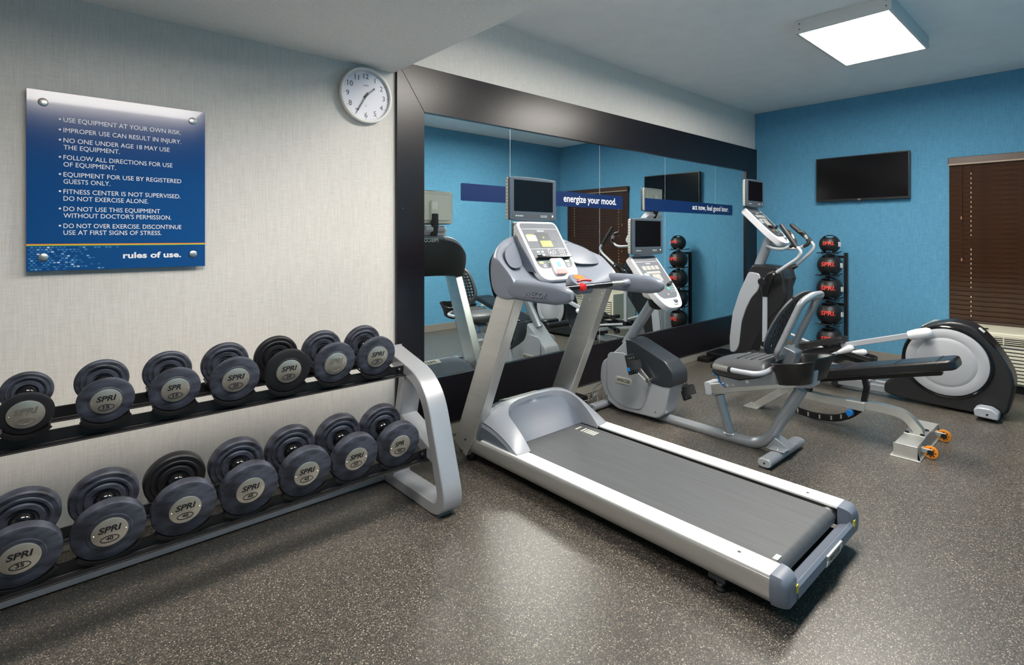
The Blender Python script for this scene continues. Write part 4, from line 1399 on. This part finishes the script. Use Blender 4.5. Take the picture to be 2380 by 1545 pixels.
# ================================================================== ELLIPTICAL TRAINER (own frame: x across, y towards the mirror)
EO = (5.63, -2.42, 0)
el = thing('elliptical_trainer', 'black and silver elliptical trainer with large round drive cover at the window', 'elliptical trainer', EO)
EC = 0.0                     # centre line
# drive housing and discs
hs = [(.598, .030), (.600, .125), (.560, .170), (.512, .223), (.484, .275), (.468, .452), (.437, .542), (.345, .658), (.220, .712), (.114, .732), (-.008, .703), (-.112, .580), (-.182, .462), (-.231, .345), (-.234, .245), (-.212, .121), (-.194, .045), (-.10, .015), (.2, .018)]
hsm = smooth_poly(hs, 1)
hou = MB().prism(hsm, EC - .125, EC + .125, XPROF).build('drive_housing', 'charcoal_plastic', el, .022, local=True)
MB().prism([(-.056, .655), (-.118, .575), (-.132, .552), (-.065, .625), (-.025, .672)], EC - .126, EC + .03, XPROF).build('label_recess', 'satin_black', hou, .0, local=True)
lm = frame_m((EC - .085, -.045, .676), (1, 0, 0), (0, .70, .71))
MB().prism(rrect(.05, .045, .004, 2), -.004, .0035, lm).build('serial_label', 'outlet_white', hou, local=True)
for sg in (-1, 1):
    Md = frame_m((EC + sg * .125, .170, .392), (0, sg, 0), (0, 0, 1))
    MB().lathe([(0, .030), (.17, .030), (.185, .026), (.198, .021), (.205, .023), (.250, .023), (.268, .017), (.272, .0), (.272, -.01), (0, -.01)], 64, Md).build('crank_disc', 'disc_grey', el, local=True)
    MB().lathe([(.276, .012), (.286, .016), (.293, .010), (.293, -.01), (.276, -.01)], 64, Md, close=True).build('disc_rim', 'gloss_black', el, local=True)
# levelling feet at the back
for sg in (-1, 1):
    xx = EC + sg * .205
    f_ = MB().prism(fillet_poly([(-.160, .025), (-.020, .030), (-.015, .085), (-.045, .105), (-.115, .105), (-.160, .075)], .015), xx - .060, xx + .060, XPROF).build('stabiliser_foot', 'silver_light', el, .012, local=True)
    MB().lathe([(0, 0), (.034, 0), (.034, .008), (.012, .014), (.012, .03), (0, .03)], 18, Matrix.Translation((xx, -.105, 0))).build('levelling_pad', 'matte_black', el, local=True)
    MB().tube([(xx + sg * .0598, -.095, .058), (xx + sg * .0612, -.095, .058)], .008, 10, (0, 0, 1)).build('plug', 'matte_black', f_, local=True)
MB().box(EC - .20, EC + .20, -.135, -.045, .035, .085).build('rear_crossbar', 'charcoal_plastic', el, .006, local=True)
# base rails and ramp
for sg in (-1, 1):
    MB().box(EC + sg * .075 - .028, EC + sg * .075 + .028, .56, 1.70, .040, .100).build('base_rail', 'silver_paint', el, .006, local=True)
    MB().prism([(.96, .098), (.72, .098), (.70, .130), (.74, .145), (.94, .130)], EC + sg * .075 - .031, EC + sg * .075 + .031, XPROF).build('rail_cover', 'silver_light', el, .008, local=True)
    MB().prism([(.92, .14), (1.66, .27), (1.66, .295), (.92, .165)], EC + sg * .10 - .026, EC + sg * .10 + .026, XPROF).build('ramp_rail', 'alu', el, .004, local=True)
MB().box(EC - .13, EC + .13, .96, 1.01, .03, .14).build('ramp_crossbar', 'charcoal_plastic', el, .006, local=True)
MB().box(EC - .15, EC + .15, 1.40, 1.90, .02, .10).build('front_base', 'charcoal_plastic', el, .012, local=True)
MB().box(EC - .28, EC + .28, 1.78, 1.86, .0, .06).build('front_foot', 'charcoal_plastic', el, .012, local=True)
# pedal arms with pedals
for sg, pin, knee, toe in ((-1, (.295, .620), (.90, .425), (1.42, .235)), (1, (.06, .170), (.78, .215), (1.38, .290))):
    xx = EC + sg * .215
    arm = MB().sweep([(xx, pin[0], pin[1]), (xx, knee[0], knee[1])], [(-.022, -.023), (.022, -.023), (.022, .023), (-.022, .023)]).build('pedal_link', 'silver_light', el, .006, local=True)
    dv = Vector((0, knee[0] - pin[0], knee[1] - pin[1])).normalized()
    p0 = Vector((xx, pin[0], pin[1]))
    MB().tube([p0 - dv * .055, p0 - dv * .045, p0 - dv * .02, p0 + dv * .05, p0 + dv * .11], .044, 18, (1, 0, 0), [.35, .72, .98, 1.0, .82]).build('link_cap', 'white_plastic', arm, local=True)
    MB().tube([(xx - sg * .06, pin[0], pin[1]), (xx, pin[0], pin[1])], .022, 14, (0, 0, 1)).build('crank_pin', 'steel', arm, local=True)
    MB().sweep([(xx, knee[0] - .02, knee[1] - .005), (xx, toe[0], toe[1])], [(-.020, -.022), (.020, -.022), (.020, .022), (-.020, .022)]).build('pedal_beam', 'charcoal_plastic', el, .005, local=True)
    kk = (toe[1] - knee[1]) / (toe[0] - knee[0])
    Mp = frame_m((xx - sg * .015, knee[0] + .155, knee[1] + kk * .155 + .050), (1, 0, 0), (0, 1, kk + .06))
    op = fillet_poly([(-.082, -.205), (.082, -.205), (.090, .11), (.06, .205), (-.06, .205), (-.090, .11)], .05, 4)
    ip = [(a_ * .88, b_ * .94) for a_, b_ in op]
    pe = MB().prism(op, -.012, .0, Mp).build('pedal', 'charcoal_plastic', el, .004, local=True)
    MB().ring(op, ip, -.004, .034, Mp).build('pedal_rim', 'charcoal_plastic', pe, .004, local=True)
    for k in range(7):
        MB().box(-.055, .055, -.15 + k * .046, -.15 + k * .046 + .018, .0, .004, Mp).build('tread_bar', 'matte_black', pe, local=True)
    MB().tube([(xx - sg * .02, toe[0], toe[1] - .01), (xx + sg * .02, toe[0], toe[1] - .01)], .035, 18, (0, 0, 1)).build('ramp_wheel', 'rubber_grip', el, local=True)
# tower
tw = [(1.980, .03), (1.988, .325), (1.953, .602), (1.874, .84), (1.778, 1.085), (1.745, 1.127), (1.639, 1.124), (1.497, 1.112), (1.446, 1.053), (1.419, .853), (1.448, .721), (1.511, .650), (1.61, .522), (1.691, .412), (1.758, .240), (1.775, .03)]
tow = MB().prism(fillet_poly(tw, .03, 3), EC - .115, EC + .115, XPROF).build('tower', 'charcoal_plastic', el, .025, local=True)
gp = [(1.978, .175), (1.984, .327), (1.950, .603), (1.872, .841), (1.778, 1.050), (1.672, 1.034), (1.655, .998), (1.677, .863), (1.752, .772), (1.806, .656), (1.852, .514), (1.880, .265), (1.915, .185)]
for sg in (-1, 1):
    a_, b_ = sorted((EC + sg * .095, EC + sg * .126))
    MB().prism(fillet_poly([(y + .006, z) for y, z in gp], .03, 3), a_, b_, XPROF).build('side_fairing', 'silver_light', tow, .010, local=True)
MB().prism(fillet_poly([(1.965, .19), (1.996, .19), (1.999, .33), (1.964, .608), (1.90, .79), (1.87, .78)], .01, 2), EC - .10, EC + .10, XPROF).build('front_fairing', 'silver_light', tow, .012, local=True)
MB().box(EC - .05, EC + .05, 1.410, 1.48, .74, 1.00).build('rear_recess', 'matte_black', tow, .006, local=True)
# neck, console, screen
MB().tube([(EC, 1.745, 1.06), (EC, 1.635, 1.36), (EC, 1.61, 1.43)], .050, 20).build('neck', 'silver_paint', el, local=True)
em = Matrix.Translation(EO)


def ew(x, y, z):
    return tuple(em @ Vector((x, y, z)))


console_panel(el, ew(EC, 1.812, 1.722), ew(EC, 1.445, 1.350), .330, (1, 0, 0), .065, 'elliptical')
tv_screen(el, ew(EC, 1.765, 1.870), .400, .280, (1, 0, 0), (0, 0, 1))
MB().tube(fillet([(EC, 1.81, 1.64), (EC, 1.86, 1.73), (EC, 1.84, 1.83)], .05), .028, 14).build('screen_post', 'charcoal_plastic', el, local=True)
MB().box(EC - .045, EC + .045, 1.47, 1.55, 1.315, 1.37).build('cable_box', 'cream_plastic', el, .008, local=True)
# fixed handles
fx = fillet([(EC - .05, 1.625, 1.315), (EC - .15, 1.52, 1.292), (EC - .18, 1.41, 1.288), (EC - .18, 1.345, 1.325)], .05, 6)
for sg in (-1, 1):
    ps = [(EC + sg * abs(p[0] - EC), p[1], p[2]) for p in fx]
    fh = MB().tube(ps, .0155, 14, (0, 0, 1)).build('fixed_handle', 'silver_light', el, local=True)
    gp_ = fillet([(EC + sg * .18, 1.355, 1.315), (EC + sg * .18, 1.300, 1.345), (EC + sg * .17, 1.350, 1.455), (EC + sg * .145, 1.40, 1.465)], .045, 5)
    MB().tube(gp_, .0180, 14, (1, 0, 0)).build('fixed_grip', 'rubber_grip', fh, local=True)
    MB().tube([(EC + sg * .176, 1.320, 1.390), (EC + sg * .173, 1.338, 1.430)], .0200, 14, (1, 0, 0)).build('pulse_sensor', 'brushed_steel', fh, local=True)
# moving handles with rocker links
for sg, hp, tip in ((-1, [(1.463, 1.045), (1.243, 1.205), (1.206, 1.268), (1.262, 1.328)], (1.398, 1.528)), (1, [(1.490, 1.090), (1.322, 1.258), (1.290, 1.318), (1.334, 1.375)], (1.516, 1.540))):
    xx = EC + sg * .290
    pts = fillet([(xx, y, z) for y, z in hp], .05, 6)
    mh = MB().tube(pts, .0165, 14).build('moving_handle', 'silver_light', el, local=True)
    y0, z0 = hp[-1]
    ux, uz = tip[0] - y0, tip[1] - z0
    MB().tube([(xx, y0 - .012, z0 - .014), (xx, y0, z0), (xx - sg * .01, y0 + ux * .9, z0 + uz * .9), (xx - sg * .01, y0 + ux, z0 + uz), (xx - sg * .01, y0 + ux * 1.03, z0 + uz * 1.03)], .0215, 16, (1, 0, 0), [.9, 1, 1, .85, .5]).build('handle_grip', 'rubber_grip', mh, local=True)
    pv = (1.580, .985) if sg < 0 else (1.535, 1.00)
    xk = EC + sg * .235
    knuck = MB().sweep([(xx, hp[0][0] - .03, hp[0][1] + .024), (xx - sg * .02, hp[0][0] + .03, hp[0][1] - .01), (xk, pv[0] - .03, pv[1] - .02), (xk, pv[0] - .015, pv[1] - .10), (xk, pv[0] - .012, pv[1] - .17)], smooth_poly([(-.030, -.034), (.030, -.034), (.030, .034), (-.030, .034)], 1), (1, 0, 0), True, [.6, 1.0, 1.45, 1.2, .72]).build('rocker_pivot', 'satin_black', el, local=True)
    MB().tube([(xk - sg * .12, pv[0], pv[1] - .02), (xk + sg * .012, pv[0], pv[1] - .02), (xk + sg * .042, pv[0], pv[1] - .02), (xk + sg * .050, pv[0], pv[1] - .02)], .045, 20, (0, 0, 1), [.7, 1, .95, .75]).build('pivot_cap', 'satin_black', knuck, local=True)
    lo = (1.572, .34) if sg < 0 else (1.56, .42)
    rod = MB().sweep([(xk, pv[0] - .012, pv[1] - .15), (xk, lo[0], lo[1])], [(-.015, -.021), (.015, -.021), (.015, .021), (-.015, .021)]).build('rocker_rod', 'silver_light', el, .006, local=True)
    je = Vector((xk + sg * .03, .825, .415)) if sg < 0 else Vector((xk + sg * .03, .86, .300))
    lk = MB().tube([(xk, lo[0], lo[1] - .01), (xk + sg * .03, 1.10, .26 if sg < 0 else .25), tuple(je)], .0155, 12).build('lower_link', 'silver_light', el, local=True)
    d2 = (je - Vector((xk + sg * .03, 1.10, .26 if sg < 0 else .25))).normalized()
    MB().tube([je - d2 * .09, je - d2 * .03, je + d2 * .01, je + d2 * .03, je + d2 * .038], .032, 16, (1, 0, 0), [.55, .85, 1.0, .75, .4]).build('ball_joint', 'white_plastic', lk, local=True)
    MB().tube([(xk - .03, lo[0], lo[1]), (xk + .03, lo[0], lo[1])], .028, 14, (0, 0, 1)).build('rod_bushing', 'satin_black', lk, local=True)

# ================================================================== ADJUSTABLE BENCH
bn_ = thing('weight_bench', 'black padded adjustable weight bench with silver frame and orange wheels', 'bench', (4.43, -1.85, 0))


def bb(mb, name, m, parent=None, bevel=0.0, **k):
    return mb.build(name, m, parent or bn_, bevel, **k)


VB = 4.43
beam = fillet([(VB, -1.42, .200), (VB, -1.75, .185), (VB, -2.06, .208), (VB, -2.20, .195), (VB, -2.275, .105), (VB, -2.276, .088)], [0, .1, .1, .14, .12, 0], 8)
bb(MB().sweep(beam, [(-.032, -.027), (.032, -.027), (.032, .027), (-.032, .027)]), 'main_beam', 'bench_steel', None, .006)
# rear base: folded channel across, flange on the floor
chan = [(-2.345, 0), (-2.345, .006), (-2.330, .010), (-2.325, .085), (-2.205, .085), (-2.199, .010), (-2.185, .006), (-2.185, 0), (-2.205, 0), (-2.211, .079), (-2.319, .079), (-2.325, 0)]
rb_ = bb(MB().prism(chan, VB - .315, VB + .315, XPROF), 'rear_base', 'bench_steel', None, .003)
for sg in (-1, 1):
    bb(MB().box(VB + sg * .315 - .0025, VB + sg * .315 + .0025, -2.328, -2.200, .0, .085), 'base_end', 'bench_steel', rb_, .001)
    bb(MB().prism([(-2.345, 0), (-2.185, 0), (-2.185, .005), (-2.345, .005)], *sorted((VB + sg * .315, VB + sg * .335)), XPROF), 'base_flange', 'bench_steel', rb_, .002)
bb(MB().box(VB - .085, VB + .085, -2.325, -2.205, .085, .092), 'mount_plate', 'bench_steel', None, .003)
for dx in (-.065, .065):
    for yy in (-2.305, -2.222):
        bb(MB().lathe([(.004, .006), (.007, .009), (.012, .008), (.013, 0)], 12, Matrix.Translation((VB + dx, yy, .092))), 'bolt', 'matte_black')
for dx in (-.208, .210):
    for s2 in (-1, 1):
        bb(MB().box(VB + dx + s2 * .0135 - .0025, VB + dx + s2 * .0135 + .0025, -2.385, -2.325, .034, .062), 'caster_fork', 'bench_steel', None, .002)
    wl = bb(MB().lathe([(.018, -.010), (.032, -.011), (.039, -.008), (.0415, 0), (.039, .008), (.032, .011), (.018, .010)], 28, frame_m((VB + dx, -2.375, .0415), (0, 1, 0), (0, 0, 1)), close=True), 'caster_wheel', 'wheel_orange', None)
    bb(MB().tube([(VB + dx - .0175, -2.375, .0415), (VB + dx + .0175, -2.375, .0415)], .017, 16, (0, 0, 1)), 'wheel_hub', 'satin_black', wl)
    for k in range(8):
        a_ = k * math.pi / 4
        bb(MB().tube([(VB + dx - .0125, -2.375 + .025 * math.cos(a_), .0415 + .025 * math.sin(a_)), (VB + dx + .0125, -2.375 + .025 * math.cos(a_), .0415 + .025 * math.sin(a_))], .004, 6, (0, 0, 1)), 'hub_hole', 'satin_black', wl)
# front leg
bb(MB().sweep([(VB, -1.43, .205), (VB, -1.185, .012)], [(-.035, -.028), (.035, -.028), (.035, .028), (-.035, .028)]), 'front_leg', 'bench_steel', None, .004)
bb(MB().box(VB - .075, VB + .075, -1.225, -1.110, 0, .010), 'foot_plate', 'bench_steel', None, .003)
bb(MB().box(VB - .045, VB + .045, -1.97, -1.85, .160, .222), 'beam_sleeve', 'bench_steel', None, .004)
# curved incline ladder with slots
arc = fillet([(VB, -1.455, .110), (VB, -1.495, .052), (VB, -1.62, .036), (VB, -1.77, .052), (VB, -1.87, .105), (VB, -1.93, .170)], .06, 4)
lad = bb(MB().sweep(arc, [(-.006, -.026), (.006, -.026), (.006, .026), (-.006, .026)]), 'incline_arc', 'satin_black', None, .003)
for (y, z) in ((-1.51, .052), (-1.585, .043), (-1.665, .043), (-1.745, .054), (-1.81, .080), (-1.86, .105)):
    bb(MB().box(VB - .0075, VB + .0075, y - .005, y + .005, z - .016, z + .014), 'arc_slot', 'bench_steel', lad)
bb(MB().tube([(VB - .055, -1.885, .140), (VB + .03, -1.885, .140)], .012, 12, (0, 0, 1)), 'pull_pin', 'steel')
bb(MB().tube([(VB - .090, -1.885, .140), (VB - .083, -1.885, .140), (VB - .060, -1.885, .140), (VB - .052, -1.885, .140)], .023, 18, (0, 0, 1), [.8, 1, 1, .8]), 'pin_knob', 'blue_plastic')
# strut to the backrest
bb(MB().sweep([(VB, -1.955, .225), (VB, -1.972, .33), (VB, -1.950, .44)], [(-.024, -.017), (.024, -.017), (.024, .017), (-.024, .017)]), 'back_support', 'satin_black', None, .004)
bb(MB().sweep([(VB, -1.585, .36), (VB, -1.575, .19)], [(-.03, -.03), (.03, -.03), (.03, .03), (-.03, .03)]), 'hinge_post', 'matte_black', None, .004)


def pad(y0, z0, y1, z1, width0, width1, th, name):
    """upholstered pad from end 0 to end 1 (its top centre line), seams near the ends"""
    a_, b_ = Vector((VB, y0, z0)), Vector((VB, y1, z1))
    L = (b_ - a_).length
    d = (b_ - a_).normalized()
    M = frame_m(a_, (1, 0, 0), d)
    out = fillet_poly([(-width0 / 2, 0), (width0 / 2, 0), (width1 / 2, L), (-width1 / 2, L)], .05, 5)
    p = bb(MB().prism(out, -th, 0, M), name, 'bench_vinyl', None, .018)
    for q in (.10, .36, .72, .94) if L > .6 else (.12, .88):
        w_ = (width0 + (width1 - width0) * q) / 2 - .002
        pts = [(-w_, q * L, -th + .012), (-w_ - .003, q * L, -.022), (-w_ + .014, q * L, .0005), (w_ - .014, q * L, .0005), (w_ + .003, q * L, -.022), (w_, q * L, -th + .012)]
        bb(MB().tube([M @ Vector(t_) for t_ in pts], .0024, 6, tuple(d)), 'seam', 'satin_black', p)
    return p


pad(-2.475, .632, -1.60, .398, .25, .27, .066, 'back_pad')
pad(-1.57, .400, -1.17, .455, .27, .25, .060, 'seat_pad')
bb(MB().box(VB - .03, VB + .03, -2.40, -1.62, .0, .03, Matrix.Translation((0, 0, .297)) @ Matrix(((1, 0, 0, 0), (0, 1, 0, 0), (0, -.265, 1, -.43), (0, 0, 0, 1)))), 'pad_rail', 'satin_black', None, .003)
bb(MB().sweep([(VB, -1.55, .37), (VB, -1.12, .40)], [(-.025, -.015), (.025, -.015), (.025, .015), (-.025, .015)]), 'seat_rail', 'satin_black', None, .003)
bb(MB().tube([(VB - .17, -1.10, .395), (VB + .17, -1.10, .395)], .040, 18, (0, 0, 1)), 'leg_roller', 'bench_vinyl', None, .008)

# ================================================================== MEDICINE BALLS ON THEIR RACK
mr = thing('medicine_ball_rack', 'black upright rack for five medicine balls against the blue wall', 'rack', (6.98, -1.0, 0))
for yy in (-.905, -1.098):
    MB().box(7.0, 7.04, yy - .018, yy + .018, 0, 1.19 if yy > -1 else 1.225).build('post', 'rack_black', mr, .003)
for zz in (.06, .60, 1.16):
    MB().box(7.012, 7.034, -1.098, -.905, zz, zz + .03).build('crossbar', 'rack_black', mr, .002)
MB().box(6.60, 7.05, -1.13, -1.07, 0, .02).build('foot', 'rack_black', mr, .004)
MB().box(6.60, 7.05, -.935, -.875, 0, .02).build('foot', 'rack_black', mr, .004)
balls = [(1.326, .109), (1.084, .129), (.812, .136), (.524, .136), (.230, .136)]
BXc, BYc = 6.83, -.985
# one ball mesh with grip slots cut through near top and bottom
sph = MB().ball((0, 0, 0), 1.0, 40, 24).mesh('ball_base')
so1 = bpy.data.objects.new('ball_base', sph)
C.objects.link(so1)
cut = MB().ball((0, 0, .77), 1.0, 28, 16, (1.6, .52, .12)).ball((0, 0, -.77), 1.0, 28, 16, (1.6, .52, .12)).mesh('ball_cut')
co1 = bpy.data.objects.new('ball_cut', cut)
C.objects.link(co1)
md = so1.modifiers.new('cut', 'BOOLEAN')
md.operation = 'DIFFERENCE'
md.object = co1
md.solver = 'EXACT'
dg = bpy.context.evaluated_depsgraph_get()
ball_me = bpy.data.meshes.new_from_object(so1.evaluated_get(dg))
bpy.data.objects.remove(so1)
bpy.data.objects.remove(co1)
ball_me.name = 'medicine_ball'
ball_me.polygons.foreach_set('use_smooth', [True] * len(ball_me.polygons))
ball_me.set_sharp_from_angle(angle=math.radians(40))
ball_me.materials.clear()
ball_me.materials.append(MATS['ball_rubber'])
blab = ['smallest black medicine ball, on the top tier of the rack', 'black medicine ball on the second tier from the top', 'black medicine ball on the middle tier of the rack', 'black medicine ball on the fourth tier from the top', 'black medicine ball on the bottom tier, half hidden by the pedal']
for (bz, br_), lb in zip(balls, blab):
    t = thing('medicine_ball', lb, 'medicine ball', (BXc, BYc, bz - br_), 0, 'red-lettered medicine balls on the rack')
    o = bpy.data.objects.new('ball', ball_me)
    C.objects.link(o)
    o.parent = t
    o.location = (0, 0, br_)
    o.scale = (br_,) * 3

    def wrap(dirang, rr=br_, zc=bz, up=.0):
        def f(co):
            th_ = dirang + co.x / rr
            ph = co.y / rr
            R_ = rr + .0015
            return Vector((R_ * math.cos(ph) * math.cos(th_), R_ * math.cos(ph) * math.sin(th_), R_ * math.sin(ph)))
        return f
    # lettering faces the room's near end, a plain patch to its right, lettering again on the mirror side
    for nm, ang, txt, m_, w_, h_ in (('brand_lettering', math.radians(189), 'SPRI.', 'red_print', br_ * 1.12, br_ * .36),):
        me = text_mesh(txt, w_, h_, .02, .1, 0, 'CENTER')
        bmx = bmesh.new()
        bmx.from_mesh(me)
        bmesh.ops.triangulate(bmx, faces=bmx.faces)
        bmesh.ops.subdivide_edges(bmx, edges=[e for e in bmx.edges if e.calc_length() > br_ * .10], cuts=2, use_grid_fill=False)
        bmesh.ops.triangulate(bmx, faces=bmx.faces)
        bmx.to_mesh(me)
        bmx.free()
        f = wrap(ang)
        for v in me.vertices:
            q = v.co.copy()
            q.y -= h_ * .2
            v.co = f(q) + Vector((0, 0, br_))
        me.materials.clear()
        me.materials.append(MATS[m_])
        lo_ = bpy.data.objects.new(nm, me)
        C.objects.link(lo_)
        lo_.parent = t
    a = math.radians(262)
    Mq = frame_m((BXc + math.cos(a) * (br_ - .004), BYc + math.sin(a) * (br_ - .004), bz), (-math.sin(a), math.cos(a), 0), (0, 0, 1))
    MB().prism(rrect(.05, .055, .012, 3), -.004, .0062, Mq).build('weight_patch', 'outlet_white', t)
    # open tray: two prongs and a front lip curving under the ball
    zt = bz - br_ * .86
    hw = br_ * .56
    for s_ in (-1, 1):
        MB().tube(fillet([(7.02, BYc - .0 + s_ * min(hw, .095), zt + .004), (6.92, BYc + s_ * hw, zt - .002), (BXc - br_ * .62, BYc + s_ * hw, zt - .004), (BXc - br_ * .80, BYc + s_ * hw * .9, zt + .012)], .03), .0065, 8, (0, 1, 0)).build('tray_prong', 'rack_black', mr)
    MB().tube([(BXc - br_ * .5, BYc - hw - .05, zt - .008), (BXc - br_ * .5, BYc + hw + .06, zt - .008)], .006, 8, (1, 0, 0)).build('tray_bar', 'rack_black', mr)

# ================================================================== FLOOR BOXES AND CABLES BY THE MIRROR
pb = thing('power_supply', 'black power supply box on the floor by the mirror, beside the elliptical tower', 'power supply', (5.80, -.15, 0), 0, 'power supplies on the floor')
MB().box(5.72, 6.05, -.27, -.05, .0, .085).build('case', 'satin_black', pb, .012)
MB().box(5.56, 5.70, -.16, -.03, .0, .050).build('plug_block', 'satin_black', pb, .008)
MB().tube(fillet([(5.70, -.10, .025), (5.715, -.12, .02), (5.72, -.14, .03)], .01), .006, 8, (0, 0, 1)).build('lead', 'matte_black', pb)
MB().tube(fillet([(5.80, -.27, .02), (5.79, -.36, .006), (5.86, -.42, .006), (5.98, -.46, .006)], .05), .006, 8, (0, 0, 1)).build('lead', 'matte_black', pb)
pb2 = thing('power_supply', 'black power supply box on the floor between treadmill and bike', 'power supply', (3.25, -.13, 0), 0, 'power supplies on the floor')
MB().box(3.06, 3.42, -.22, -.05, .0, .080).build('case', 'satin_black', pb2, .010)
MB().box(3.43, 3.50, -.16, -.09, .0, .045).build('socket_block', 'satin_black', pb2, .006)
cb = thing('video_cable', 'tangle of grey leads with metal splitter by the bike front foot', 'cable', (3.40, -.25, 0))
MB().tube(fillet([(3.35, -.22, .05), (3.36, -.27, .010), (3.45, -.30, .008), (3.52, -.25, .06), (3.50, -.20, .11), (3.56, -.30, .20)], .06), .0035, 6, (0, 0, 1)).build('lead', 'cable_grey', cb)
MB().tube(fillet([(3.38, -.22, .04), (3.44, -.25, .05), (3.48, -.26, .09), (3.54, -.30, .15)], .04), .0035, 6, (0, 0, 1)).build('lead', 'cable_grey', cb)
MB().tube(fillet([(3.36, -.22, .03), (3.39, -.29, .006), (3.50, -.33, .006), (3.55, -.29, .09)], .05), .0035, 6, (0, 0, 1)).build('lead', 'outlet_white', cb)
MB().box(3.44, 3.475, -.255, -.235, .055, .105).build('splitter', 'steel', cb, .003)
for dz in (.06, .08, .10):
    MB().tube([(3.43, -.245, dz), (3.415, -.245, dz)], .005, 8, (0, 0, 1)).build('connector', 'steel', cb)
